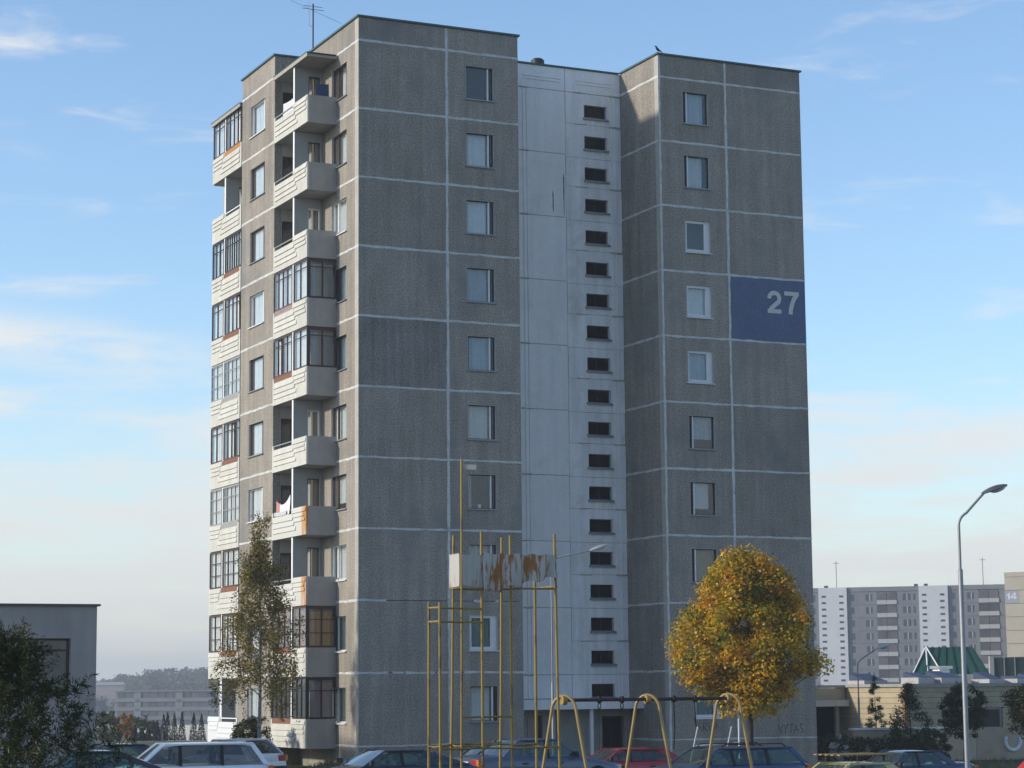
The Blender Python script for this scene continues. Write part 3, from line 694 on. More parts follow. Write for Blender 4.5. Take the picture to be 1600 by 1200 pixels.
cloth('bed_sheet', 'white sheet drying on the fourth floor near balcony', ((-PX-.02, 5.6, z3+1.3), (-PX-.02, 4.35, z3+1.62), .62), curt('linen2', (.75, .78, .78)), sag=.14)
cloth('towel', 'pink towel drying beside the white sheet on the fourth floor balcony', ((-PX+.05, 6.25, z3+1.5), (-PX+.05, 5.7, z3+1.35), .7), curt('pinktowel', (.55, .27, .25)))
cloth('cloth', 'white cloth over the low railing of the rust stained fourth floor balcony', ((-PX-.06, 6.2, z3+1.01), (-PX-.06, 4.7, z3+1.01), .16), curt('linen3', (.55, .55, .56)))
LEAFM = leafmat('leaves')
def leafmesh(name, C_, Nn, size, cols, aspect=1.0, jitter=.5, m=None, axis_=None):
    """C_ (k,3) centres, size (k,), cols (k,3) -> one mesh of small diamond leaves; axis_ gives each leaf's long direction"""
    k = len(C_); rnd = np.random.normal(size=(k, 3)); Nn = Nn+rnd*jitter; Nn /= np.linalg.norm(Nn, axis=1)[:, None]+1e-9
    t = np.random.normal(size=(k, 3)) if axis_ is None else axis_
    u = t-(t*Nn).sum(1)[:, None]*Nn; u /= np.linalg.norm(u, axis=1)[:, None]+1e-9; v = np.cross(Nn, u)
    L = size[:, None]*.5; W_ = L*aspect
    fold = Nn*(W_*.35)
    P = np.stack([C_-u*L, C_+v*W_*.9+fold-u*L*.1, C_+u*L, C_-v*W_*.9+fold-u*L*.1], 1).reshape(-1, 3)
    me = bpy.data.meshes.new(name); me.vertices.add(4*k); me.vertices.foreach_set('co', P.astype(np.float32).ravel())
    me.loops.add(4*k); me.loops.foreach_set('vertex_index', np.arange(4*k, dtype=np.int32))
    me.polygons.add(k); me.polygons.foreach_set('loop_start', np.arange(0, 4*k, 4, dtype=np.int32))
    me.update(calc_edges=True)
    ca = me.color_attributes.new('Col', 'FLOAT_COLOR', 'POINT')
    cc = np.ones((k, 4, 4), np.float32); cc[:, :, :3] = cols[:, None, :]; ca.data.foreach_set('color', cc.ravel())
    me.materials.append(m or LEAFM); return me
def palette(k, cols, wts, var=.18):
    idx = np.random.choice(len(cols), k, p=np.array(wts)/sum(wts)); c = np.array(cols)[idx]; return np.clip(c*(1+np.random.normal(size=(k, 1))*var), .005, 1)
BARK = mat('bark', (.05, .042, .036), .95, noise=.25, nscale=6, bump=.6, sscale=12); BIRCHB = mat('birch_bark', (.3, .29, .27), .9, noise=.2, nscale=6, stain=(.03, .03, .03), stainamt=.9, stainscale=7)
def limbs(root, n, z0, z1, spread, rbase, m, H, name='trunk', lean=(0, 0), droop=0, sides=7, rise=(.5, 1.0), nsub=3, rad=None):
    """tapered trunk with limbs that fork into twigs; returns twig points"""
    mb = MB(); pts = []; tips = []
    for i in range(9):
        t_ = i/8; pts.append((lean[0]*t_*t_+.05*math.sin(5*t_), lean[1]*t_*t_+.05*math.sin(4*t_+1), H*t_-.25*(i == 0)))
    mb.tube(pts, [rbase*(1.25 if i == 0 else 1)*(1-.9*i/8) for i in range(9)], sides)
    for i in range(n):
        t_ = (z0+(z1-z0)*(i+random.random()*.7)/n)/H; a = i*2.4+random.uniform(-.4, .4)
        b0 = Vector((lean[0]*t_*t_, lean[1]*t_*t_, H*t_)); L = spread*(rad(t_) if rad else 1)*random.uniform(.75, 1.05)
        r_ = max(.006, rbase*(1-.9*t_)*.5); d = Vector((math.cos(a), math.sin(a), 0)); rs = random.uniform(*rise)
        P = [b0]
        for q in range(1, 5): P.append(b0+d*L*(q/4)+Vector((random.uniform(-.06, .06), random.uniform(-.06, .06), L*rs*(q/4)-droop*(q/4)**2.4*L)))
        mb.tube(P, [r_*(1-.8*q/4) for q in range(5)], 5)
        tips += [P[2], P[3], P[4]]
        for q in range(nsub):
            c = P[1+q % 3]+(P[2+q % 3]-P[1+q % 3])*random.random(); a2 = a+random.choice((-1, 1))*random.uniform(.5, 1.1); l2 = L*random.uniform(.3, .5)
            e_ = c+Vector((math.cos(a2)*l2, math.sin(a2)*l2, l2*rs*random.uniform(.3, 1)-droop*l2)); mb.tube([c, (c+e_)/2+Vector((0, 0, .04)), e_], [r_*.4, r_*.3, r_*.1], 4); tips.append(e_)
    return link(name, mb.mesh(name, m, 60), root, WORLD[root]), tips
def cluster_leaves(cent, per, rad, size, cols, wts, aspect=.8, flat=.7, up_=.5, clustercol=True, axis_=None, var=.16):
    cent = np.array(cent); n = len(cent); k = n*per
    off = np.random.normal(size=(k, 3)); off /= np.linalg.norm(off, axis=1)[:, None]; off *= (np.random.rand(k, 1)**.5)*rad; off[:, 2] *= flat
    C_ = np.repeat(cent, per, 0)+off
    Nn = off/rad+np.array([0, 0, up_])
    if clustercol:
        base = palette(n, cols, wts, .1); c1 = np.repeat(base, per, 0); c2 = palette(k, cols, wts, .1); mix = (np.random.rand(k, 1) < .35); c = np.where(mix, c2, c1)*(1+np.random.normal(size=(k, 1))*var)
    else: c = palette(k, cols, wts, var)
    return C_, Nn, size*(.7+.6*np.random.rand(k)), np.clip(c, .004, 1)
# maple in autumn colour
def ellipsoid_pts(n, c, r, shell=.55):
    d = np.random.normal(size=(n, 3)); d /= np.linalg.norm(d, axis=1)[:, None]; rr = (shell+(1-shell)*np.random.rand(n, 1)**.6)
    return np.array(c)+d*rr*np.array(r)
mx, my = 9.9, -12.6
T = thing('maple_tree', 'round maple with orange, yellow and green autumn leaves before the right wing', 'tree', gz(mx, my))
limbs(T, 22, 2.3, 7.0, 2.0, .13, BARK, 7.7, rise=(.35, .8), rad=lambda t: 1.15-.75*max(0, t-.3))
gaps = [(1.9*math.cos(a), 1.9*math.sin(a), z) for a, z in ((-2.6, 3.6), (-2.2, 5.4), (-1.5, 4.4), (-1.1, 6.2), (-.6, 3.4), (-.3, 5.2), (-1.9, 6.6), (-2.9, 4.8), (.2, 4.2), (-1.3, 3.0), (-.8, 4.6))]
cc = []
while len(cc) < 560:
    p = np.random.normal(size=3); p /= np.linalg.norm(p); rr = .35+.65*random.random()**.45
    zz = p[2]*rr; z = 5.35+zz*2.75
    wob = 1+.1*math.sin(3*math.atan2(p[1], p[0])+z*1.3)+.1*math.sin(5*math.atan2(p[1], p[0])-z*2)
    wr = 2.5*(1.0-.25*max(0, -zz-.45) if zz < -.3 else (1-.5*((zz+.3)/1.3)**1.3))*wob
    if random.random() < .09: wr *= 1.13
    q = (p[0]*rr*wr, p[1]*rr*wr, z+.25*math.sin(4*math.atan2(p[1], p[0])))
    if any((q[0]-c[0])**2+(q[1]-c[1])**2+(q[2]-c[2])**2 < .42 for c in gaps): continue
    cc.append(q)
MC_ = [(.7, .4, .014), (.64, .43, .02), (.58, .24, .016), (.36, .3, .024), (.18, .2, .022), (.1, .13, .018)]
L_ = cluster_leaves(cc, 105, .52, .115, MC_, [4, 4.4, 2.0, 3.0, 2.0, 1.0], .85, .75, .5)
link('crown', leafmesh('crown', *L_, aspect=.85), T, WORLD[T])
# birch by the balconies
bx_, by_ = -3.88, .41
T = thing('birch_tree', 'slender birch with sparse drooping olive and rust leaves before the balconies', 'tree', gz(bx_, by_))
_, tips = limbs(T, 34, 2.6, 8.8, 1.75, .085, BIRCHB, 9.4, droop=.45, rise=(.6, 1.1), nsub=3, rad=lambda t: (1.25-1.1*t) if t > .3 else .8)
cc = []
for p in tips:
    for q in range(5): cc.append((p.x+random.gauss(0, .14), p.y+random.gauss(0, .12), p.z-random.random()*.9-.05))
for i in range(40): z = 8.4+1.3*i/40; cc.append((random.gauss(0, .16), random.gauss(0, .16), z))
L_ = cluster_leaves(cc, 15, .2, .1, [(.3, .2, .035), (.25, .19, .035), (.16, .16, .035), (.12, .125, .03), (.34, .22, .04)], [3, 3, 3, 2, 1.5], .7, 1.5, .1)
link('crown', leafmesh('crown', *L_, aspect=.7), T, WORLD[T])
tw = MB()
for c in cc[::3]: tw.tube([(c[0], c[1], c[2]+.28), (c[0]+random.gauss(0, .03), c[1], c[2]-.2)], .006, 3)
link('hanging_twigs', tw.mesh('hanging_twigs', BARK), T, WORLD[T])['kind'] = 'stuff'
# foreground shrub with narrow leaves
fx, fy = -27.25, -61.75
T = thing('sea_buckthorn', 'dark shrub with long narrow leaves at the left edge', 'shrub', gz(fx, fy))
_, tips = limbs(T, 30, 1.0, 3.0, .75, .05, BARK, 3.3, rise=(.3, .9), nsub=3, rad=lambda t: 1.2-.6*t)
Cs, Ax, Sz, Cl = [], [], [], []
cents = [np.array(p)+np.random.normal(size=3)*.04 for p in tips for _ in range(1)]
for i in range(1350):
    z = random.uniform(1.0, 3.52); a = random.random()*6.28; rm = 1.0 if z < 2.5 else 1.0-.8*(z-2.5)/1.05
    rr = rm*math.sqrt(random.random())*(1+.15*math.sin(3*a+z*3)); cents.append(np.array((rr*math.cos(a), rr*math.sin(a), z)))
for c in cents:
    d = np.random.normal(size=3)*.6+np.array((c[0]*.7, c[1]*.7, .45)); d /= np.linalg.norm(d); Lb = random.uniform(.14, .3)
    for q in range(34):
        t_ = random.random(); e_ = np.random.normal(size=3); e_ -= d*e_.dot(d); e_ /= np.linalg.norm(e_); ax = d*.55+e_*.75; ax /= np.linalg.norm(ax)
        s_ = random.uniform(.045, .085); Cs.append(c+d*Lb*t_+ax*s_*.5); Ax.append(ax); Sz.append(s_); Cl.append(random.choice(((.045, .058, .02), (.065, .075, .026), (.035, .045, .018), (.09, .09, .028), (.055, .062, .032))))
Cs = np.array(Cs); Ax = np.array(Ax); Cl = np.array(Cl)*(1+np.random.normal(size=(len(Cs), 1))*.15)
link('foliage', leafmesh('foliage', Cs, np.random.normal(size=Cs.shape), np.array(Sz), np.clip(Cl, .004, 1), aspect=.17, axis_=Ax), T, WORLD[T])
def bush(name, label, x, y, rx, rz_, cols, wts, n=90, per=40, size=.09, grp=None, trunk=0, cat='bush', aspect=.6, cone=False, ry=None, zoff=0):
    T = thing(name, label, cat, gz(x, y), 0, grp)
    limbs(T, 14, max(.08, trunk*.9), trunk+rz_*1.6, rx*.8, .03+.02*rz_*.5, BARK, trunk+rz_*1.75, rise=(.3, .9), nsub=2, name='trunk' if trunk else 'stem', rad=(lambda t: 1.1-.9*t) if cone else None)
    cc = []
    for i in range(n):
        if cone:
            h = random.random()**1.5; a = random.random()*6.28; r_ = rx*(1-h)**.8*(.55+.5*random.random()); cc.append((r_*math.cos(a), r_*math.sin(a), trunk+.1+h*rz_*2))
        else:
            p = ellipsoid_pts(1, (0, 0, trunk+rz_), (rx, ry or rx, rz_), .45)[0]; a = math.atan2(p[1], p[0]); f = 1+.18*math.sin(3*a+x)+.12*math.sin(p[2]*5+y); cc.append((p[0]*f, p[1]*f, max(.06, p[2])))
    L_ = cluster_leaves(cc, int(per*1.6), max(.14, rx*.22), size*1.15, cols, wts, aspect, .8, .4)
    link('crown' if trunk else 'foliage', leafmesh('crown', *L_, aspect=aspect), T, WORLD[T]); return T
GD = [(.06, .075, .025), (.085, .1, .032), (.045, .055, .022), (.12, .12, .035)]
bush('shrub', 'dark leafy bush at the corner of the ground floor balcony', -3.0, 4.2, .9, 1.05, [(.05, .06, .02), (.08, .09, .03), (.035, .045, .018)], [2, 2, 2], 70, 30, .1)
bush('apple_tree', 'small dark tree beside the tall street lamp', 27.6, -1.0, 1.0, 1.15, GD+[(.06, .035, .02)], [3, 2, 3, 1, 2], 130, 34, .1, trunk=1.35, cat='tree')
bush('apple_tree', 'olive green rounded tree at the right edge', 26.9, -7.2, 1.35, 1.1, [(.05, .06, .016), (.08, .085, .02), (.1, .09, .02), (.035, .042, .016), (.2, .09, .02)], [3, 3, 1.5, 3, .4], 170, 34, .1, trunk=1.5, cat='tree')
bush('conifer_shrub', 'dark pointed shrub before the beige kindergarten wall', 30.6, 7.2, 1.5, 1.75, GD, [2, 2, 3, 1], 120, 34, .1, cone=True)
bush('willow_shrub', 'pale feathery tall shrub beside the white lamp post', 31.6, 11.5, .75, 1.95, [(.11, .12, .045), (.14, .14, .055), (.09, .1, .035)], [2, 2, 2], 80, 30, .12, cone=True, aspect=.3)
for i, (x, y, rx, rz_, lb) in enumerate(((25.7, 6.0, 1.1, .75, 'low dark bush beside the right end of the block'), (25.7, 3.8, 1.2, .7, 'low dark bush left of the pointed shrub'), (27.0, 2.1, 1.0, .8, 'low dark bush right of the pointed shrub'), (29.1, 3.3, .8, .9, 'upright dark bush left of the small dark tree'))):
    bush('shrub', lb, x, y, rx, rz_, GD, [2, 2, 3, 1], 60, 32, .1)
bush('flowering_shrub', 'small bush with white flowers at the right corner of the block', 23.0, 1.9, .42, .75, [(.55, .55, .52), (.6, .58, .56), (.05, .06, .02), (.4, .42, .38)], [3, 3, 1.5, 1], 34, 26, .08)
GW = [(.12, .11, .035), (.09, .09, .03), (.07, .075, .025)]
# grass tufts by the wall
def tufts(name, label, pts, h, cols):
    P = np.array([gz(x, y) for x, y in pts]); k = len(P); ax = np.random.normal(size=(k, 3))*.35+np.array([0, 0, 1]); s_ = h*(.6+.8*np.random.rand(k))
    o = link(name, leafmesh(name, P+ax*s_[:, None]*.42, np.random.normal(size=(k, 3)), s_, palette(k, cols, [1]*len(cols)), aspect=.14, axis_=ax)); o['kind'] = 'stuff'; o['label'] = label; o['category'] = 'grass'; return o
pts = [(random.uniform(-9, 7), random.uniform(-8.2, -.05)) for _ in range(9000)]+[(random.uniform(-9, -1.6), random.uniform(0, 16)) for _ in range(6000)]
tufts('lawn_grass', 'short yellowing grass round the foot of the block', pts, .17, [(.09, .095, .025), (.12, .11, .03), (.06, .075, .02), (.15, .12, .045)])
pts = [(random.uniform(22, 46), random.uniform(-8, 12)) for _ in range(9000)]
tufts('yard_grass', 'dry yellow grass in the kindergarten yard', pts, .16, [(.16, .13, .03), (.2, .15, .04), (.1, .1, .03)])
# earth mound at the balcony corner
mb = MB(); rows = []
for j in range(9):
    r_ = j/8; rows.append([(-.7+2.6*r_*math.cos(a*.3927)*(1+.1*math.sin(a*1.7)), -1.6+1.5*r_*math.sin(a*.3927), g(-1, -1)+.36*(1-r_*r_)**1.0*(1+.2*math.sin(a*2+j))-.02) for a in range(17)])
mb.grid(rows); struct(link('earth_mound', mb.mesh('earth_mound', mat('dry_earth', (.1, .08, .04), .95, noise=.3, nscale=2, speck=.3, sscale=14, bump=.6), 60)))
def ptsm(): 
    out = []
    for _ in range(1500):
        r_ = math.sqrt(random.random())*.95; a = random.random()*6.28; out.append((-.7+2.6*r_*math.cos(a), -1.6+1.5*r_*math.sin(a), g(-1, -1)+.36*(1-r_*r_)))
    return np.array(out)
P = ptsm(); k = len(P); ax = np.random.normal(size=(k, 3))*.5+np.array([0, 0, 1]); s_ = .14*(.6+.8*np.random.rand(k))
o = link('mound_grass', leafmesh('mound_grass', P+ax*s_[:, None]*.4, np.random.normal(size=(k, 3)), s_, palette(k, [(.12, .1, .03), (.09, .1, .03), (.16, .12, .05)], [1, 1, 1]), aspect=.14, axis_=ax)); o['kind'] = 'stuff'; o['label'] = 'dry grass on the earth mound below the balconies'; o['category'] = 'grass'

# ------------------------------------------------------------------ cars
TYRE = mat('tyre_rubber', (.02, .02, .02), .9); CHROME = mat('chrome', (.6, .6, .6), .2, metal=1); PLAST = mat('black_plastic', (.02, .02, .022), .6)
REDL = mat('red_lamp', (.35, .02, .015), .25, spec=.6); ORL = mat('orange_lamp', (.55, .16, .02), .25, spec=.6); PLATE = mat('number_plate', (.7, .7, .68), .5); SEATM = mat('car_seat', (.045, .045, .05), .9)
CGLASS = glassmat('car_glass', (.7, .82, .78), 1.2, dirty=.02); CGLASSD = glassmat('dark_car_glass', (.7, .72, .7), 1.3, dirty=.02)
def paint(name, c, metal=0): return mat('paint_'+name, c, .32, spec=.5, metal=metal, coat=.6, noise=.03, nscale=3)
def car(label, pos, yaw, col, L=4.4, W=1.7, H=1.4, kind='sedan', glass=None, rails=False, rack=False, dz=0, lamps=True):
    """front of the car points to local +x"""
    glass = glass or CGLASS
    x, y = pos; C_ = thing('parked_car', label, 'car', gz(x, y, .03+dz), yaw, 'cars parked before the block')
    h = L/2; hw = W/2; belt = .92
    if kind == 'sedan': wb, wt, rt_, rb = .19*L, .065*L, -.2*L, -.335*L; prof = [(-h, .62), (-h+.04, .92), (-h+.25, .98), (rb, .98), (0, belt), (wb, .93), (h-.6, .8), (h-.12, .7), (h, .52)]
    elif kind == 'wagon': wb, wt, rt_, rb = .2*L, .07*L, -.4*L, -.475*L; prof = [(-h, .62), (-h+.03, .9), (-h+.12, .95), (rb, .94), (0, belt), (wb, .93), (h-.6, .8), (h-.12, .7), (h, .52)]
    elif kind == 'fastback': wb, wt, rt_, rb = .21*L, .075*L, -.16*L, -.42*L; prof = [(-h, .6), (-h+.03, .82), (-h+.2, .9), (rb, .93), (0, belt), (wb, .93), (h-.6, .8), (h-.12, .68), (h, .5)]
    else: wb, wt, rt_, rb = .2*L, .06*L, -.31*L, -.45*L; prof = [(-h, .6), (-h+.03, .86), (-h+.14, .93), (rb+.02, .93), (0, belt), (wb, .93), (h-.5, .8), (h-.12, .68), (h, .5)]
    xs_ = sorted(set([-h, -h+.04, -h+.14, -h+.3, -.36*L, -.3*L, -.2*L, 0, .1*L, .2*L, .3*L, h-.6, h-.3, h-.12, h-.03, h]))
    mb = MB(); rows = []
    for xx in xs_:
        zt = lerp(xx, prof); e_ = 1-.1*sm(abs(xx), h-.45, h); b_ = hw*e_; zb = .24+.1*sm(abs(xx), h-.5, h)
        sec = [(.0, zb), (.86*b_, zb), (.97*b_, zb+.12), (1.0*b_, .56 if zt > .62 else zb+.2), (.985*b_, zt-.14), (.95*b_, zt-.05), (.86*b_, zt-.005), (.5*b_, zt+.018), (0, zt+.024)]
        rows.append([(xx, -yy, zz) for yy, zz in sec]+[(xx, yy, zz) for yy, zz in sec[-2::-1]])
    mb.grid(rows); n_ = len(rows[0])
    mb.f.append(tuple(range(n_))); mb.f.append(tuple(range(len(mb.v)-n_, len(mb.v))))
    body = local('body', mb.mesh('body', col, 42), C_)
    bw, rw = hw*.91, hw*.7
    zb_, zr = belt+.0, H-.055
    # roof shell
    mb = MB(); rows = []
    for i in range(9):
        t_ = i/8; xx = rt_+(wt-rt_)*t_; ed = .05*(abs(t_-.5)*2)**4; row = []
        for j in range(11):
            s = -1+j/5; row.append((xx, s*(rw+.03), H-.02-ed-.045*abs(s)**2.6-.02*(1-math.cos(math.pi*(t_-.5)))*.5))
        rows.append(row)
    mb.grid(rows); mb.grid([[(p[0], p[1]*.985, p[2]-.05) for p in r] for r in rows])
    for a, b in ((0, 0), (0, -1)): pass
    local('roof', mb.mesh('roof', col, 45), C_)
    # pillars
    mb = MB(); A_ = lambda s: ((wb, s*bw, zb_), (wt, s*rw, zr)); Cc = lambda s: ((rb, s*bw, zb_), (rt_, s*rw, zr))
    def bar(p, q, wd, th=.05):
        p, q = Vector(p), Vector(q); s = 1 if p.y > 0 else -1
        mb.hexa([p+Vector((-wd/2, -s*th, 0)), p+Vector((wd/2, -s*th, 0)), p+Vector((wd/2, s*.006, 0)), p+Vector((-wd/2, s*.006, 0)), q+Vector((-wd/2, -s*th, 0)), q+Vector((wd/2, -s*th, 0)), q+Vector((wd/2, s*.006, 0)), q+Vector((-wd/2, s*.006, 0))])
    cw = .3 if kind in ('sedan', 'fastback') else (.14 if kind == 'wagon' else .34)
    for s in (-1, 1):
        a, b = A_(s); bar(a, b, .075); a, b = Cc(s); bar((a[0]+cw*.35, a[1], a[2]), (b[0]+cw*.28, b[1], b[2]), cw)
        mb.tube([(wt, s*rw, zr), (rt_, s*rw, zr)], .03, 6)
        local('side_frame', mb.mesh('side_frame', col), C_); mb = MB()
    # window openings along the side
    if kind == 'wagon': cuts = [-.01*L, -.23*L]
    else: cuts = [-.02*L]
    def edge(xx): # position on the side at belt / roof for a vertical-ish pillar
        return xx
    mb = MB()
    for s in (-1, 1):
        for q in cuts:
            mb = MB(); bar((q, s*bw, zb_), (q-.01, s*rw, zr), .085); local('door_pillar', mb.mesh('door_pillar', PLAST), C_)
    lowx = [wb-.05]+[c for c in cuts]+[rb+cw*.85]; topx = [wt-.03]+[c-.01 for c in cuts]+[rt_+cw*.75]
    for s in (-1, 1):
        for i in range(len(lowx)-1):
            P = [(lowx[i], s*bw*.995, zb_), (lowx[i+1], s*bw*.995, zb_), (topx[i+1], s*rw*.995, zr), (topx[i], s*rw*.995, zr)]
            mb = MB(); mb.hexa([P[0], P[1], (P[1][0], P[1][1]*.992, P[1][2]), (P[0][0], P[0][1]*.992, P[0][2]), P[3], P[2], (P[2][0], P[2][1]*.992, P[2][2]), (P[3][0], P[3][1]*.992, P[3][2])])
            local('side_window', mb.mesh('side_window', glass), C_)
    for nm, xb, xt in (('windscreen', wb, wt), ('rear_window', rb, rt_)):
        d = .012 if nm == 'windscreen' else -.012; mb = MB()
        rows = []
        for t_ in (0, .5, 1): rows.append([(xb+(xt-xb)*t_+(.05*(1-(j/3-1)**2))*(1 if d > 0 else -1), (j/3-1)*(bw+(rw-bw)*t_)*.95, zb_+(zr-zb_)*t_+.012*math.sin(t_*3.14)) for j in range(7)])
        mb.grid(rows); mb.grid([[(p[0]-d, p[1], p[2]-.006) for p in r] for r in rows]); local(nm, mb.mesh(nm, glass, 60), C_)
    # seats
    for sx, sy in ((.02*L, .36), (.02*L, -.36), (-.2*L, .38), (-.2*L, -.38)):
        mb = MB(); mb.hexa([(sx-.06, sy-.24, .45), (sx+.1, sy-.24, .45), (sx+.1, sy+.24, .45), (sx-.06, sy+.24, .45), (sx-.2, sy-.2, 1.02), (sx-.1, sy-.2, 1.02), (sx-.1, sy+.2, 1.02), (sx-.2, sy+.2, 1.02)])
        mb.box(sx-.2, sx-.12, sy-.12, sy+.12, 1.05, 1.22); mb.box(sx-.17, sx-.15, sy-.05, sy+.05, 1.0, 1.06)
        local('seat', mb.mesh('seat', SEATM, 0, .02), C_)
    for sx in (-.3*L, .31*L):
        for sy in (-1, 1):
            yy = sy*(hw-.1); mb = MB(); mb.tube([(0, -.09, 0), (0, -.085, 0), (0, .085, 0), (0, .09, 0)], [.2, .3, .3, .2], 20)
            wh = local('wheel', mb.mesh('wheel', TYRE, 40), C_, (sx, yy, .3)); mb = MB(); mb.tube([(0, -.1, 0), (0, .1, 0)], .19, 14); local('rim', mb.mesh('rim', CHROME, 40), wh)
            mb = MB(); mb.tube([(sx, sy*(hw-.16), .32), (sx, sy*(hw+.004), .32)], .355, 18); local('wheel_arch', mb.mesh('wheel_arch', PLAST), C_)
    for sx, nm in ((h-.02, 'front_bumper'), (-h+.02, 'rear_bumper')):
        mb = MB(); mb.box(sx-.07, sx+.07, -hw*.9, hw*.9, .36, .52); local(nm, mb.mesh(nm, PLAST, 0, .025), C_)
    if lamps:
        for s in (-1, 1):
            mb = MB(); mb.box(-h-.015, -h+.12, s*.42*W-.32*(s > 0), s*.42*W+.32*(s < 0), .7, .89); local('tail_light', mb.mesh('tail_light', REDL, 0, .015), C_)
            mb = MB(); mb.box(-h-.02, -h+.12, s*.43*W-.07, s*.43*W+.07, .7, .89); local('indicator', mb.mesh('indicator', ORL, 0, .01), C_)
            mb = MB(); mb.box(h-.14, h-.02, s*.34*W-.17, s*.34*W+.17, .55, .68); local('headlight', mb.mesh('headlight', CHROME, 0, .01), C_)
        mb = MB(); mb.box(-h-.025, -h+.05, -.26, .26, .72, .84); local('number_plate', mb.mesh('number_plate', PLATE), C_)
    for s in (-1, 1):
        mb = MB(); mb.hexa([(wb-.22, s*bw, .95), (wb-.12, s*bw, .95), (wb-.1, s*(bw+.17), .93), (wb-.2, s*(bw+.17), .93), (wb-.22, s*bw, 1.05), (wb-.14, s*bw, 1.05), (wb-.13, s*(bw+.16), 1.06), (wb-.2, s*(bw+.16), 1.06)])
        local('mirror', mb.mesh('mirror', PLAST), C_)
        for q in (.05*L, -.19*L):
            mb = MB(); mb.box(q-.09, q+.09, s*(hw*.985)-.02, s*(hw*.985)+.02, .75, .79); local('door_handle', mb.mesh('door_handle', PLAST), C_)
        if rails:
            mb = MB(); mb.tube([(wt-.15, s*rw*.93, H-.03), (wt-.22, s*rw*.93, H+.045), (rt_+.25, s*rw*.93, H+.045), (rt_+.12, s*rw*.93, H-.03)], .016, 6)
            mb.tube([((wt+rt_)/2, s*rw*.93, H+.045), ((wt+rt_)/2, s*rw*.93, H-.03)], .014, 5); local('roof_rail', mb.mesh('roof_rail', PLAST), C_)
    return C_
car('dark liftback with green tinted windows beside the narrow leaved shrub', (-18.14, -29.3), R(168), paint('aubergine', (.02, .012, .03)), 4.5, 1.68, 1.45, 'fastback')
car('dark car half hidden between the dark liftback and the white estate car', (-15.3, -20.7), R(178), paint('navy2', (.02, .02, .05)), 4.3, 1.66, 1.42, 'sedan')
car('long white estate car parked at the left', (-15.0, -25.8), R(174), paint('white', (.8, .8, .82)), 4.8, 1.74, 1.5, 'wagon', CGLASSD)
car('white hatchback seen from behind at the foot of the balconies', (-7.7, -7.9), R(116), paint('white2', (.62, .63, .64)), 3.9, 1.66, 1.45, 'hatch', CGLASSD)
car('dark blue liftback left of the climbing frame', (-10.65, -29.5), R(180), paint('darkblue', (.025, .03, .06)), 4.4, 1.68, 1.32, 'fastback')
car('grey blue sedan with orange and red tail lights behind the climbing frame', (-5.2, -26.6), R(6), paint('slate', (.07, .085, .13), .3), 4.5, 1.7, 1.42, 'sedan')
car('dark sedan with a silver tail behind the grey blue sedan', (-3.7, -21.8), R(4), paint('ink', (.06, .065, .085), .3), 4.4, 1.7, 1.44, 'sedan')
car('red hatchback seen through the swing', (-0.89, -23.13), R(176), paint('red', (.36, .012, .02)), 3.8, 1.6, 1.3, 'hatch', CGLASSD)
car('blue estate car with black roof rails before the maple', (-3.35, -32.9), R(182), paint('blue', (.05, .075, .15), .35), 4.55, 1.72, 1.36, 'wagon', rails=True)
yc = car('pale yellow old car with a roof rack', (-3.84, -39.3), R(182), paint('yellow', (.5, .41, .19)), 4.1, 1.6, 1.36, 'sedan')
car('dark blue sedan right of the pale yellow car', (7.06, -25.8), R(182), paint('night', (.03, .035, .075)), 4.4, 1.68, 1.38, 'sedan')
RACK = mat('rack_wood', (.3, .2, .09), .85, noise=.2, nscale=6)
rk = local('roof_rack', MB().box(-.75, -.7, -.55, .55, 1.46, 1.49).box(.1, .15, -.55, .55, 1.46, 1.49).box(-.74, -.71, -.5, -.46, 1.36, 1.46).box(-.74, -.71, .46, .5, 1.36, 1.46).box(.11, .14, -.5, -.46, 1.36, 1.46).box(.11, .14, .46, .5, 1.36, 1.46).mesh('roof_rack', PLAST), yc)
for i, yy in enumerate((-.5, -.3, -.08, .14, .38)):
    local('slat', MB().box(-1.0, .45, yy, yy+.11, 1.49, 1.515).mesh('slat', RACK), rk)

# ------------------------------------------------------------------ playground
YEL = rustpaint('yellow_tube_paint', (.27, .17, .024), (.08, .04, .015), 3.2, .53, .64, (1, 1, .5), .5)
YELS = rustpaint('ochre_tube_paint', (.31, .205, .065), (.12, .06, .02), 3.0, .56, .68, (1, 1, .5), .45)
SHEET = rustpaint('rusty_sheet', (.44, .42, .39), (.19, .07, .02), 2.2, .5, .57, (4.2, 4.2, .42), .7, (2.3, .4, .1)); SHEETW = rustpaint('pale_sheet', (.42, .4, .37), (.2, .08, .03), 2.4, .56, .66, (4, 4, .6), .7)
RTV = Vector((math.cos(YAW), -math.sin(YAW), 0)); FWH = Vector((math.sin(YAW), math.cos(YAW), 0))
def site(px, depth):     # lateral offset measured on the plan, in metres
    lat = (px-800)/FPX*depth*1.0; return Vector((CAM.x, CAM.y, 0))+FWH*depth*.991+RTV*lat
def zat(py, px, depth): return CAM.z+(1072.5-(px-800)*.0092-py)/FPX*depth*1.0
fo = site(770, 41.5); CFZ = g(fo.x, fo.y)
CF = thing('climbing_frame', 'tall yellow tubular climbing frame with rusty sheet panels', 'climbing frame', (fo.x, fo.y, CFZ))
poles = dict(a=(668, 40.6, 944), b=(685.5, 40.25, 944), c=(704, 40.95, 841), d=(719, 40.52, 722), e=(750.5, 40.72, 835), f=(779, 42.0, 844), g=(795, 41.15, 841), h=(832.5, 42.3, 905), i=(866, 41.4, 839))
PP = {}
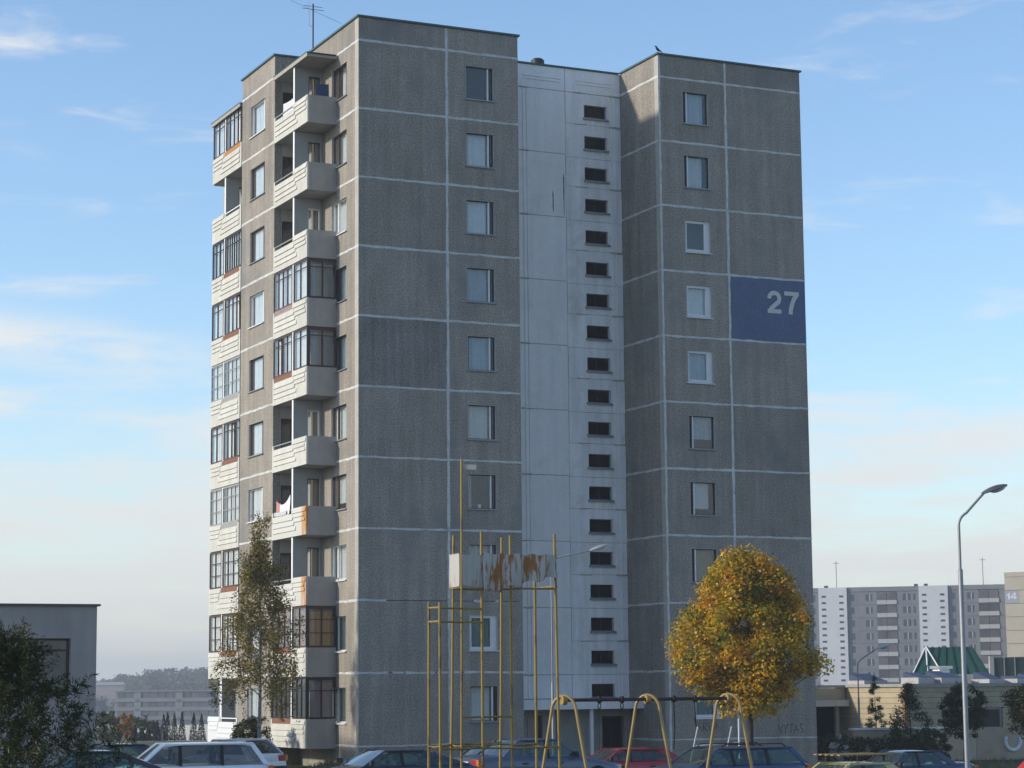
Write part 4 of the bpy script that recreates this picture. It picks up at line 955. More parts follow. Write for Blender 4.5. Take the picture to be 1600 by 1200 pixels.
for k, (px, dp, py) in poles.items():
    b = site(px, dp); gzz = g(b.x, b.y); zt = zat(py, px, dp); PP[k] = (b, zt)
    ln = {'a': .02, 'c': .07, 'd': .03, 'f': .06, 'i': -.05}.get(k, 0)
    mb = MB(); mb.tube([b+RTV*(-ln)+Vector((0, 0, gzz-.25)), b+Vector((0, 0, (gzz+zt)/2)), b+RTV*ln*.6+Vector((0, 0, zt))], .027 if k != 'd' else .024, 8)
    link('pole', MB().add([tuple(Vector(v)-WORLD[CF]) for v in mb.v], mb.f).mesh('pole', YEL, 60), CF, WORLD[CF])
def rail(k1, k2, py, r=.02, nm='rail', m=YEL, sag=0):
    (b1, _), (b2, _) = PP[k1], PP[k2]; z1 = zat(py if not isinstance(py, tuple) else py[0], poles[k1][0], poles[k1][1]); z2 = zat(py if not isinstance(py, tuple) else py[1], poles[k2][0], poles[k2][1])
    a = b1+Vector((0, 0, z1)); b = b2+Vector((0, 0, z1 if not isinstance(py, tuple) else z2)); mb = MB(); mb.tube([a-WORLD[CF], (a+b)/2-WORLD[CF]-Vector((0, 0, sag)), b-WORLD[CF]], r, 6)
    link(nm, mb.mesh(nm, m, 60), CF, WORLD[CF])
for k1, k2, py in (('a', 'b', 953), ('a', 'b', 974), ('b', 'e', 953), ('b', 'e', 974), ('d', 'e', 900), ('c', 'd', 923), ('d', 'e', 923), ('g', 'i', 923), ('e', 'g', 923), ('d', 'g', 1119.5),
                   ('a', 'b', 1163), ('b', 'e', 1167), ('a', 'c', 1162), ('c', 'f', 1160), ('f', 'h', 1160), ('h', 'i', 1163), ('e', 'i', 1166), ('c', 'd', 1162), ('h', 'i', 923), ('c', 'f', 923), ('d', 'f', 1163)):
    rail(k1, k2, py, sag=.02 if py > 1150 else 0)
def sheetp(k1, k2, top, bots, m, name='sheet_panel', wav=.03, n=26):
    (b1, _), (b2, _) = PP[k1], PP[k2]; d = b2-b1; nn = Vector((0, 0, 1)).cross(d).normalized(); nn = nn if nn.dot(FWH) < 0 else -nn
    zt = zat(top, poles[k1][0], poles[k1][1]); mb = MB(); rr = []
    for j in range(6):
        row = []
        for i in range(n+1):
            t_ = i/n; zb = zat(bots[0]+(bots[1]-bots[0])*t_, poles[k1][0], poles[k1][1])+.03*math.sin(t_*23)*(m is SHEET); q = j/5
            p = b1+d*t_+nn*(.04+wav*math.sin(t_*17+q*2)*(.3+q)+wav*.6*math.sin(t_*41)*q)+Vector((0, 0, zt+(zb-zt)*q+.012*math.sin(t_*31)*(1-q))); row.append(p-WORLD[CF])
        rr.append(row)
    mb.grid(rr); mb.grid([[p-nn*.008 for p in r] for r in rr]); link(name, mb.mesh(name, m, 60), CF, WORLD[CF])
sheetp('c', 'd', 871, (922, 921), SHEETW, wav=.006); sheetp('d', 'e', 871, (917, 921), SHEETW, wav=.008); sheetp('e', 'i', 869, (929, 903), SHEET, wav=.05, n=40)
b, zt = PP['d']; mb = MB(); mb.box(0, .28, -.004, .004, -.04, .05); mb.box(0, .05, -.012, .012, -.05, .06)
fl_ = link('vane', mb.mesh('vane', SHEETW), CF, b+Vector((0, 0, zt-.14))); fl_.rotation_euler = (0, R(4), -YAW)
# swing
sw0, sw2 = site(875, 47), site(1127, 48.6); SWZ = g((sw0.x+sw2.x)/2, (sw0.y+sw2.y)/2)
SW_ = thing('swing_set', 'ochre swing set with three arched legs and a dark crossbeam', 'swing', ((sw0.x+sw2.x)/2, (sw0.y+sw2.y)/2, SWZ))
DB = mat('dark_beam_paint', (.05, .028, .03), .6, noise=.2, nscale=4); so_ = WORLD[SW_]
zt = 2.03; bd = (sw2-sw0).normalized(); pn = Vector((-bd.y, bd.x, 0)); pn = pn if pn.dot(FWH) > 0 else -pn
pn = (pn*.55+(-RTV)*.8).normalized()
for i in range(3):
    c = sw0+(sw2-sw0)*(i/2); gz0 = g(c.x, c.y); pts = []; Ht = zt-gz0
    for t_ in np.linspace(-1, 1, 29):
        u = abs(t_)
        if u < .3: an = u/.3*math.pi/2; off = .3*math.sin(an)*.93; zz = Ht-.32*(1-math.cos(an))
        else: q = (u-.3)/.7; off = .28+.42*q; zz = (Ht-.32)*(1-q)-.2*(q > .99)
        pts.append(c+pn*off*(1 if t_ < 0 else -1)+Vector((0, 0, gz0+zz))-so_)
    mb = MB(); mb.tube(pts, .033, 10); link('arch', mb.mesh('arch', YELS, 60), SW_, so_)
    mb = MB(); q = c+Vector((0, 0, zt-.09))-so_; mb.tube([q-bd*.05, q+bd*.05], .1, 12); link('beam_flange', mb.mesh('beam_flange', YELS, 40), SW_, so_)
mb = MB(); mb.tube([sw0+Vector((0, 0, zt-.09))-so_, sw2+Vector((0, 0, zt-.09))-so_], .038, 10); link('crossbeam', mb.mesh('crossbeam', DB, 60), SW_, so_)
for t_ in (.21, .345, .66, .79):
    c = sw0+(sw2-sw0)*t_+Vector((0, 0, zt-.09))-so_
    mb = MB(); mb.tube([c-bd*.03, c+bd*.03], .075, 10); link('hanger_clamp', mb.mesh('hanger_clamp', PLAST, 40), SW_, so_)
    if t_ < .5:
        mb = MB(); mb.tube([c+Vector((.035*math.sin(a), 0, -.13-.06*math.cos(a))) for a in np.linspace(0, 6.0, 10)], .011, 5); link('hook', mb.mesh('hook', PLAST), SW_, so_)
    else:
        mb = MB(); mb.tube([c-Vector((0, 0, .05)), c+Vector((.02, 0, -.6)), c+Vector((-.01, .01, -1.05 if t_ < .7 else -.4))], .016, 5); link('chain', mb.mesh('chain', PLAST), SW_, so_)
# light metal exercise frame near the wall
ex = Vector((6.3, -16.2, 0)); EXZ = g(ex.x, ex.y); ALU = mat('pale_metal_tube', (.42, .42, .4), .5, noise=.1, nscale=4)
XF = thing('exercise_frame', 'pale leaning metal tube frame behind the blue estate car', 'metal frame', (ex.x, ex.y, EXZ))
for lat in (-.62, .5):
    p = RTV*lat; mb = MB(); mb.tube([p+RTV*-.35+Vector((0, 0, -.1)), p+RTV*.12+Vector((0, 0, 1.95))], .028, 7); link('post', mb.mesh('post', ALU, 60), XF, WORLD[XF])
mb = MB(); mb.tube([RTV*-.66+Vector((0, 0, 1.32)), RTV*.85+Vector((0, 0, 1.42))], .024, 7); link('crossbar', mb.mesh('crossbar', ALU, 60), XF, WORLD[XF])
mb = MB(); mb.tube([RTV*.85+Vector((0, 0, -.1)), RTV*.85+Vector((0, 0, 2.2))], .022, 7); link('post', mb.mesh('post', WFR, 60), XF, WORLD[XF])

# ------------------------------------------------------------------ street lamps
GALV = mat('galvanised_pole', (.25, .255, .265), .5, metal=.35, noise=.1, nscale=3); LENS = mat('lamp_lens', (.55, .55, .52), .3)
def lamp(label, px, depth, ztop, step, reach, r, rise, headcol, x=None, hs=1.0, droop=0):
    b = site(px, depth); z0 = g(b.x, b.y); T = thing('street_lamp', label, 'street lamp', (b.x, b.y, z0), -YAW, 'street lamps')
    mb = MB(); mb.tube([(0, 0, -.3), (0, 0, step), (0, 0, step+.03)], [r, r*.94, r*.6], 10); local('pole', mb.mesh('pole', GALV, 60), T)
    h = ztop-z0; pts = [(0, 0, step), (0, 0, h-rise-.45*hs)]
    for t_ in np.linspace(.15, 1, 7): a = t_*R(62); pts.append((.5*hs*(1-math.cos(a)), 0, h-rise-.45*hs+.5*hs*math.sin(a)))
    ex_, ez = pts[-1][0], pts[-1][2]; pts.append((reach-.35*hs, 0, h-.06*hs)); mb = MB(); mb.tube(pts, [r*.56]*2+[r*.5]*(len(pts)-2), 9); local('arm', mb.mesh('arm', GALV, 60), T)
    mb = MB(); x0 = reach-.42*hs; L = .85*hs; rows = []
    for i in range(9):
        t_ = i/8; wd = .16*hs*math.sin(math.pi*(.12+.8*t_))**.6; ht = .15*hs*math.sin(math.pi*(.1+.82*t_))**.7
        rows.append([(x0+L*t_, wd*math.cos(a), h-.1*hs+L*t_*.32+ht*max(-.18, math.sin(a))) for a in np.linspace(0, 2*math.pi, 13)])
    mb.grid(rows); mb.f.append(tuple(range(13))); mb.f.append(tuple(range(8*13, 9*13))); local('lamp_head', mb.mesh('lamp_head', headcol, 50), T)
    mb = MB(); rows = []
    for i in range(7):
        t_ = i/6; rows.append([(x0+.3*hs+L*.6*t_, .11*hs*math.cos(a), h-.1*hs+(.3*hs+L*.6*t_)*.32-.02-.09*hs*math.sin(a)*math.sin(math.pi*t_)**.6) for a in np.linspace(0, math.pi, 8)])
    mb.grid(rows); local('lens', mb.mesh('lens', LENS, 60), T); return T
lamp('tall grey street lamp standing before the kindergarten at the right', 1490, 58, zat(772, 1550, 58), zat(893, 1490, 58)-g(2.85, -34.26), .95, .066, .55, mat('lamp_housing', (.22, .2, .2), .3, metal=.7), hs=.78)
lamp('white street lamp before the stair bay beside the climbing frame', 858, 82, zat(862, 930, 82), 3.4, 1.72, .05, .3, mat('lamp_housing2', (.3, .3, .32), .5), hs=.75)
lamp('slim street lamp before the kindergarten porch', 1327, 112, zat(1014, 1355, 112), 3.0, 1.25, .055, .5, mat('lamp_housing3', (.6, .6, .6), .4), hs=.9)
lamp('far pale street lamp between the left building and the valley houses', 162, 260, zat(1115, 172, 260), 3.2, .8, .075, .3, MATS['lamp_housing3'], hs=1.1)

# ------------------------------------------------------------------ roof things
mb = MB(); mb.tube([(-.0, 0, 0), (0, 0, 3.2)], .035, 8)
AN = thing('roof_antenna', 'thin aerial mast on the roof edge above the balconies', 'antenna', (.97, 8, 28.7)); link('mast', mb.mesh('mast', DFR, 60), AN, WORLD[AN])
for z, l in ((2.95, .5), (3.08, .42), (2.4, .0)):
    if l: mb = MB(); mb.tube([(-l, 0, z), (l, 0, z)], .012, 5); link('rod', mb.mesh('rod', DFR), AN, WORLD[AN])
mb = MB(); mb.tube([(-.17, 0, 2.2), (-.2, 0, 3.3)], .01, 5); mb.tube([(-.17, 0, 2.2), (0, 0, 2.15)], .01, 5); link('dipole', mb.mesh('dipole', GFR), AN, WORLD[AN])
mb = MB(); mb.box(-.18, .18, -.18, .18, 0, .55); link('base', mb.mesh('base', DFR), AN, WORLD[AN])
mb = MB(); P0, P1 = Vector((-.2, 1.4, 29.03)), Vector((.38, 16.0, 35.5)); mb.tube([P0+(P1-P0)*t_-Vector((0, 0, .06*math.sin(math.pi*t_))) for t_ in np.linspace(0, 1, 10)], .008, 5)
tag(link('overhead_wire', mb.mesh('overhead_wire', DFR)), 'thin wire rising from the roof edge past the aerial mast', 'wire')
mb = MB(); bz = HT+.075
mb.tube([(.2, .02, bz+.13), (.1, .01, bz+.15), (.02, 0, bz+.2), (-.07, 0, bz+.26), (-.11, 0, bz+.33), (-.14, 0, bz+.39), (-.18, 0, bz+.41), (-.25, 0, bz+.39)], [.015, .04, .075, .085, .06, .052, .04, .006], 10)
mb.tube([(-.02, .03, bz), (-.02, .03, bz+.2)], .009, 5); mb.tube([(-.02, -.03, bz), (-.02, -.03, bz+.2)], .009, 5); mb.tube([(.1, 0, bz+.16), (.3, 0, bz+.07)], [.05, .012], 6)
mb.v = [(x*.72, y*.72, bz+(z-bz)*.72) for x, y, z in mb.v]
tag(link('crow', mb.mesh('crow', mat('black_feathers', (.02, .02, .022), .6), 60), None, (R0+.06, .05, 0)), 'black crow perched on the roof corner of the right wing', 'bird')
bird_ = None
# pot and flowers on sills
mb = MB(); mb.tube([(0, 0, 0), (0, 0, .14)], [.06, .08], 10)
tag(link('flower_pot', mb.mesh('flower_pot', WFR, 40), None, (5.25, .2, ST*3+WZ0+.05)), 'white pot on the sill of a fourth floor window in the left wing', 'pot')

# ------------------------------------------------------------------ neighbouring buildings
PLAIN = mat('grey_render', (.35, .315, .285), .92, noise=.07, nscale=1.0, streak=.1)
LB = thing('low_building', 'plain grey rendered low building at the left edge behind the shrub', 'building', (-21, -3, g(-21, -5)))
FLB = Fr((-12.5, -8.5, 0), (-1, 0, 0), (0, -1, 0))
mb = MB(); mb.ring(0, 18, -2, 4.97, .85, 3.4, 2.05, 3.92, -.4, 0); link('wall', FLB.conv(mb).mesh('wall', PLAIN), LB, FLB.o)
mb = MB(); mb.box(.0, .4, -14, -.4, -2, 4.97); mb.box(17.6, 18, -14, -.4, -2, 4.97); mb.box(.4, 17.6, -14, -13.6, -2, 4.97); mb.box(.4, 17.6, -13.6, -.4, 4.6, 4.8); link('wall', FLB.conv(mb).mesh('wall', PLAIN), LB, FLB.o)
mb = MB(); mb.box(-.1, 18.1, -14.1, .1, 4.97, 5.04); link('roof', FLB.conv(mb).mesh('roof', mat('brown_flashing', (.12, .08, .08), .6)), LB, FLB.o)
mb = MB(); mb.ring(.85, 3.4, 2.05, 3.92, .93, 3.32, 2.12, 3.85, -.3, -.22); mb.box(.93, 3.32, -.29, -.23, 3.5, 3.56); mb.box(2.1, 2.16, -.29, -.23, 2.12, 3.5)
wo_ = link('window', FLB.conv(mb).mesh('window', BFR), LB, FLB.o)
mb = MB(); mb.box(.9, 3.35, -.27, -.265, 2.1, 3.9); link('pane', FLB.conv(mb).mesh('pane', GLASSG), wo_, FLB.o)
BLND = mat('blue_blind', (.05, .1, .12), .8)
for i in range(22):
    mb = MB(); zz = 2.14+i*.062; mb.box(.95, 3.3, -.36, -.34, zz, zz+.05); link('blind_slat', FLB.conv(mb).mesh('blind_slat', BLND), wo_, FLB.o)
mb = MB(); mb.box(.9, 3.4, -.6, -.5, 2.0, 3.95); link('backing', FLB.conv(mb).mesh('backing', DARK), wo_, FLB.o)

# kindergarten
KG = thing('kindergarten', 'low beige kindergarten building with a dark porch at the right', 'building', (40, 22, g(40, 20)))
BEI = mat('beige_panel', (.42, .35, .24), .92, noise=.1, nscale=1.5, vary=.05); BRN = mat('brown_corner', (.3, .17, .09), .9, noise=.1, nscale=2); GRF = mat('grey_fascia', (.32, .31, .3), .9, noise=.08, nscale=2)
kz = -1.6; kt = 2.02; kx, ky = 36.2, 15.6
FK1 = Fr((kx, ky, 0), (0, 1, 0), (-1, 0, 0)); FK2 = Fr((kx, ky, 0), (1, 0, 0), (0, -1, 0))
nb = 13; hh = (kt-kz)/nb
for i in range(nb):
    z0 = kz+hh*i
    mb = MB(); mb.box(.25, 6.4, -.25, 0, .008, hh-.008); link('wall_plank', shared(('kp1',), lambda: FK1.conv(mb).mesh('wall_plank', BEI)), KG, FK1.p(0, 0, z0))
    if not (5 <= i <= 8):
        mb = MB(); mb.box(.3, 26, -.25, 0, .008, hh-.008); link('wall_plank', shared(('kp2',), lambda: FK2.conv(mb).mesh('wall_plank', BEI)), KG, FK2.p(0, 0, z0))
    else:
        for q, (a0, a1) in enumerate(((.3, 2.3), (6.2, 9.2), (13, 26))):
            mb = MB(); mb.box(a0, a1, -.25, 0, .008, hh-.008); link('wall_plank', shared(('kp3', q), lambda: FK2.conv(mb).mesh('wall_plank', BEI)), KG, FK2.p(0, 0, z0))
mb = MB(); mb.box(kx-.006, kx+.3, ky-.006, ky+.25, kz, kt); link('corner_post', mb.mesh('corner_post', BRN), KG)
for a0, a1 in ((2.3, 6.2), (9.2, 13)):
    z0, z1 = kz+hh*5, kz+hh*9; mb = MB(); mb.ring(a0, a1, z0, z1, a0+.1, a1-.1, z0+.1, z1-.1, -.2, -.1); mb.box((a0+a1)/2-.05, (a0+a1)/2+.05, -.19, -.11, z0+.1, z1-.1); mb.box((a0*3+a1)/4-.04, (a0*3+a1)/4+.04, -.19, -.11, z0+.1, z1-.1)
    ww = link('window', FK2.conv(mb).mesh('window', GFR), KG, FK2.o); mb = MB(); mb.box(a0+.05, a1-.05, -.15, -.145, z0+.05, z1-.05); link('pane', FK2.conv(mb).mesh('pane', GLASS), ww, FK2.o)
mb = MB(); mb.box(kx+.3, kx+25.6, ky+.6, ky+14, kz, kt-.1); link('inner_core', mb.mesh('inner_core', DARK), KG)
mb = MB(); mb.box(kx-.12, kx+26, ky-.12, ky+15, kt, kt+.16); link('roof', mb.mesh('roof', GRF), KG)
# porch left of the lit wall
mb = MB(); mb.box(24.5, kx-.05, 21.0, 22.2, 1.25, 1.98); link('porch_fascia', mb.mesh('porch_fascia', BEI), KG)
mb = MB(); mb.box(24.3, kx-.05, 20.6, 20.98, 1.02, 1.35); mb.box(24.3, kx-.05, 20.98, 25, 1.02, 1.2); link('porch_canopy', mb.mesh('porch_canopy', mat('porch_white', (.5, .49, .46), .9, noise=.08, nscale=2)), KG)
mb = MB(); mb.box(22, kx+.2, 25, 25.3, kz, 2.0); link('porch_back_wall', mb.mesh('porch_back_wall', mat('dark_porch_wall', (.06, .05, .045), .9, noise=.2, nscale=1)), KG)
mb = MB(); mb.box(22, kx+.2, 20.9, 30, 2.0, 2.14); link('porch_roof', mb.mesh('porch_roof', GRF), KG)
for x in (27.5, 31.5, 35.6):
    mb = MB(); mb.box(x, x+.2, 21.1, 21.3, kz, 1.02); link('porch_column', mb.mesh('porch_column', GRF), KG)
mb = MB(); mb.box(22.0, kx, 27, 33, 2.15, 2.55); mb.hexa([(22, 27, 2.55), (kx, 27, 2.55), (kx, 33, 2.55), (22, 33, 2.55), (25, 29.5, 3.3), (31, 29.5, 3.3), (31, 30.5, 3.3), (25, 30.5, 3.3)])
link('rear_roof', mb.mesh('rear_roof', mat('orange_roof', (.32, .2, .09), .9)), KG)
# things on its roof
SKY_ = mat('skylight_glass', (.06, .075, .13), .6, spec=.2); KBX = mat('pale_box', (.4, .38, .37), .9, noise=.1, nscale=3)
for i, (x, y, wd, ht, tilt) in enumerate([(31.6+i*1.75+random.uniform(-.3, .3) if i < 2 else 33.4+i*1.75+random.uniform(-.3, .3), 22.5 if i < 2 else random.uniform(17.5, 20.5), random.uniform(1.0, 1.6), random.uniform(.35, .6), random.uniform(.15, .42)) for i in range(13)]):
    mb = MB(); z0 = kt+.14; mb.box(x, x+wd, y, y+1.6, z0, z0+ht*.6); bo = link('skylight', mb.mesh('skylight', KBX), KG)
    mb = MB(); mb.hexa([(x+.1, y+.05, z0+ht*.6), (x+wd-.1, y+.05, z0+ht*.6), (x+wd-.1, y+1.55, z0+ht*.6), (x+.1, y+1.55, z0+ht*.6), (x+.1, y+.05, z0+ht*.62), (x+wd-.1, y+.05, z0+ht*.62), (x+wd-.1, y+1.55, z0+ht*.62+tilt), (x+.1, y+1.55, z0+ht*.62+tilt)]); link('pane', mb.mesh('pane', SKY_), bo)
cx_, cy_ = site(1455, 128).x, site(1455, 128).y
mb = MB(); mb.box(cx_-.34, cx_+.34, cy_-.34, cy_+.34, kt+.14, 2.95); ch = link('roof_chimney', mb.mesh('roof_chimney', WFR), KG); mb = MB(); mb.box(cx_-.46, cx_+.46, cy_-.46, cy_+.46, 3.0, 3.16); mb.box(cx_-.3, cx_+.3, cy_-.3, cy_+.3, 2.94, 3.01); link('cap', mb.mesh('cap', mat('shiny_tin', (.6, .6, .6), .25, metal=.9)), ch)
# low yard wall
YW = thing('yard_wall', 'low beige yard wall with a pale coping before the kindergarten', 'wall', (33, 9, g(33, 9)))
ya, yb_ = site(1318, 108), site(1640, 112); d = (yb_-ya); L = d.length; d.normalize(); FYW = Fr((ya.x, ya.y, 0), d, (d.y, -d.x, 0) if Vector((d.y, -d.x, 0)).dot(FWH) < 0 else (-d.y, d.x, 0))
nseg = 7
for i in range(nseg):
    mb = MB(); mb.box(L/nseg*i+.01, L/nseg*(i+1)-.01, -.25, 0, -2.2, .02); link('wall_panel', FYW.conv(mb).mesh('wall_panel', mat('yard_panel', (.46, .36, .25), .92, noise=.12, nscale=1.2, vary=.12, stain=(.42, .4, .38), stainamt=.6, stainscale=.7)), YW, FYW.o)
mb = MB(); mb.box(-.1, L*.53, -.33, .08, .02, .12); link('coping', FYW.conv(mb).mesh('coping', WFR), YW, FYW.o)
mb = MB(); mb.tube([FYW.v(L*.745+.42*math.sin(a), .03, -.62-.42*math.cos(a)*1.05) for a in np.linspace(-2.1, 2.1, 17)], .1, 8); link('painted_ring', mb.mesh('painted_ring', mat('ring_white', (.7, .7, .74), .8), 60), YW, FYW.o)
# mushroom play house
mp = site(1597, 66); MZ = g(mp.x, mp.y); MH = thing('mushroom_shelter', 'small red mushroom roofed play shelter at the right edge', 'play shelter', (mp.x, mp.y, MZ))
zr_ = zat(1172, 1597, 66)-MZ; mb = MB(); mb.tube([(0, 0, zr_), (0, 0, zr_-.08), (0, 0, zr_-.28), (0, 0, zr_-.46), (0, 0, zr_-.52)], [.03, .16, .42, .6, .56], 18); link('roof', mb.mesh('roof', mat('mushroom_red', (.4, .03, .035), .6), 40), MH, WORLD[MH])
mb = MB(); mb.tube([(0, 0, -.1), (0, 0, zr_-.5)], [.2, .16], 12); link('stem', mb.mesh('stem', KBX, 50), MH, WORLD[MH])
for i in range(4):
    a = i*1.57+.5; mb = MB(); mb.tube([(.45*math.cos(a), .45*math.sin(a), zr_-.48), (.75*math.cos(a), .75*math.sin(a), -.1)], .035, 7); link('strut', mb.mesh('strut', [WFR, BARK][i % 2], 60), MH, WORLD[MH])
# glass hall and screen behind
gp = site(1468, 150); GH = thing('glass_roof_hall', 'green glass hipped roof with a pale gable frame behind the kindergarten', 'glass roof', (gp.x, gp.y, g(gp.x, gp.y)), -YAW-R(8))
GRG = mat('green_roof_glass', (.022, .085, .055), .25, spec=.5); z0, z1 = 2.75-WORLD[GH].z, 4.55-WORLD[GH].z
mb = MB(); mb.add([(-2.45, -2, z0), (2.45, -2, z0), (2.45, 2, z0), (-2.45, 2, z0), (-1.5, 0, z1), (1.5, 0, z1)], [(0, 1, 5, 4), (1, 2, 5), (2, 3, 4, 5), (3, 0, 4), (0, 3, 2, 1)]); local('glass_roof', mb.mesh('glass_roof', GRG), GH)
mb = MB(); mb.box(-2.5, 2.5, -2.1, 2.1, -.3, z0); local('hall_wall', mb.mesh('hall_wall', GRF), GH)
for t_ in np.linspace(.0, 1, 8):
    mb = MB(); mb.tube([(-2.4+4.8*t_, -2.03, z0+.02), (-1.48+2.96*t_, -.02, z1+.03)], .05, 5); local('glazing_bar', mb.mesh('glazing_bar', mat('dark_green_bar', (.015, .03, .03), .6)), GH)
mb = MB(); mb.tube([(-2.5, -2.05, z0), (-1.5, -.1, z1+.06)], .05, 6); mb.tube([(-1.5, -.1, z1+.06), (-.55, -2.1, z0)], .05, 6); mb.tube([(-1.5, -.15, z1), (-1.5, -2.1, z0-.1)], .05, 6); local('gable_frame', mb.mesh('gable_frame', WFR, 60), GH)
sp = site(1585, 170); SG = thing('roof_screen', 'dark green screened enclosure at the right behind the kindergarten', 'screen', (sp.x, sp.y, g(sp.x, sp.y)), -YAW); sz0, sz1 = -.2, zat(1028, 1585, 170)-WORLD[SG].z
mb = MB(); mb.box(-2.4, 4.5, 0, .2, sz0, sz1); local('screen_panel', mb.mesh('screen_panel', mat('screen_green', (.055, .075, .07), .8, noise=.1, nscale=1)), SG)
for i in range(9):
    mb = MB(); mb.box(-2.4+i*.8-.03, -2.4+i*.8+.03, -.06, .0, sz0, sz1); local('post', mb.mesh('post', GFR), SG)
mb = MB(); mb.box(-2.7, -2.42, -.05, .3, sz0, sz1+.1); local('end_wall', mb.mesh('end_wall', KBX), SG)

# far apartment blocks
FGR = mat('far_grey', (.18, .183, .195), .95, noise=.06, nscale=.3, vary=.05); FWH_ = mat('far_white', (.56, .56, .58), .95, noise=.05, nscale=.3); FCR = mat('far_cream', (.36, .32, .25), .95, noise=.06, nscale=.3); FWN = mat('far_window', (.05, .055, .07), .3, spec=.5); FLG = mat('far_loggia', (.09, .08, .085), .9, noise=.3, nscale=.4, vary=.4); FBL = mat('far_balcony', (.4, .4, .4), .9)
FB1 = thing('far_apartment_block', 'long hazy grey and white apartment block far behind the kindergarten', 'building', (255, 332, g(255, 332)))
A1 = Vector((.744, -.668, 0)); N1_ = Vector((-.668, -.744, 0)); FF1 = Fr((241.4, 343.9, 0), A1, N1_); top = 23.4; stz = 2.85
mb = MB(); mb.box(-30, 47, -13, -.4, -4, top-.4); link('core', FF1.conv(mb).mesh('core', FGR), FB1, FF1.o)
def fbx(name, m, a0, a1, n0, n1, z0, z1, par=None):
    k = (name, m.name, round(a1-a0, 3), n0, n1, round(z1-z0, 3))
    me = shared(('far',)+k, lambda: FF1.conv(MB().box(0, a1-a0, n0, n1, 0, z1-z0)).mesh(name, m)); return link(name, me, par or FB1, FF1.p(a0, 0, z0))
for u in range(-1, 2):
    a = u*22.2+1.85
    fbx('stair_bay', FWH_, a, a+6.3, -.39, .5, -4, top)
    for j in range(16):
        for q in (.7, 4.6): fbx('window', FWN, a+q, a+q+.95, .48, .53, top-2.2-1.425*j, top-1.75-1.425*j)
    for j in range(8):
        z = top-1.05-stz*(j+1)
        for q0, q1 in ((6.32, 8.8), (8.82, 12.9), (17.3, 22.18)): fbx('wall_panel', FGR, a+q0, a+q1, -.39, 0, z, z+stz-.06)
        fbx('wall_panel', FGR, a+12.92, a+17.28, -.39, -.2, z, z+stz-.06)
        for q0, q1 in ((7.1, 7.9), (10.4, 11.9), (18.6, 20.3), (20.9, 21.4)): fbx('window', FWN, a+q0, a+q1, -.02, .03, z+.85, z+2.3)
        for q0 in (10.4, 18.6): fbx('mullion', FBL, a+q0+.85, a+q0+1.05, .025, .05, z+.85, z+2.3)
        for q0 in (12.95, 15.15):
            fbx('loggia', FLG, a+q0, a+q0+2.05, -.2, .1, z+.95, z+2.6); fbx('parapet', FBL, a+q0-.03, a+q0+2.12, .1, .2, z, z+.93)
    fbx('cornice', FGR, a+6.32, a+22.18, -.39, .05, top-1.0, top)
for px, hgt in ((1302, 8), (1526, 8)):
    a = (px-1270)*.145+.5; mb = MB(); mb.tube([FF1.v(a, -5, top-.5), FF1.v(a, -5, top+6.2)], .1, 5); mb.tube([FF1.v(a-.7, -5, top+5.7), FF1.v(a+.7, -5, top+5.7)], .07, 5); link('aerial', mb.mesh('aerial', GFR), FB1, FF1.o)
for a in (2.3, 22.4, 24.6): fbx('roof_vent', DFR, a, a+.8, -6, -5.2, top-.4, top+.7)
FB2 = thing('far_cream_block', 'sunlit cream apartment block numbered 14 at the right edge', 'building', (275, 305, g(275, 305)))
A2 = Vector((.43, -.903, 0)); FF2 = Fr((268.28, 309.21, 0), A2, (-.903, -.43, 0)); top2 = 2.23+(1065.5-897)/FPX*482
mb = MB(); mb.box(-.0, 40, -14, -.3, -4, top2); link('core', FF2.conv(mb).mesh('core', FCR), FB2, FF2.o)
for j in range(9):
    z = top2-1.0-2.85*(j+1)
    for i in range(5):
        mb = MB(); mb.box(3.6*i*1.4+.04, 3.6*(i+1)*1.4-.04, -.29, 0, .05, 2.8); link('wall_panel', shared(('f2', i), lambda: FF2.conv(mb).mesh('wall_panel', FCR)), FB2, FF2.p(0, 0, z))
        mb = MB(); mb.box(5.04*i+6.6, 5.04*i+8.2, .0, .04, .9, 2.3); link('window', shared(('f2w', i), lambda: FF2.conv(mb).mesh('window', FWH_)), FB2, FF2.p(0, 0, z))
mb = MB(); mb.box(.0, 25.2, -.29, 0, top2-.98, top2); link('parapet', FF2.conv(mb).mesh('parapet', FCR), FB2, FF2.o)
z = top2-1.0-2.85*2; f2 = lambda a, zz, d: FF2.v(a, d, zz)
mb = MB(); mb.box(.1, 3.4, .0, .03, z+.05, z+2.8); np_ = link('number_panel', FF2.conv(mb).mesh('number_panel', mat('far_blue_panel', (.25, .26, .3), .9)), FB2, FF2.o)
mb = MB(); mb.ribbon([(.5, z+1.75), (1.0, z+2.25), (1.0, z+.9)], .3, f2, .02, .05); mb.ribbon([(2.4, z+.9), (2.4, z+2.3), (1.5, z+1.3), (2.8, z+1.3)], .3, f2, .02, .055); link('house_number', mb.mesh('house_number', FWH_), np_, FF2.o)

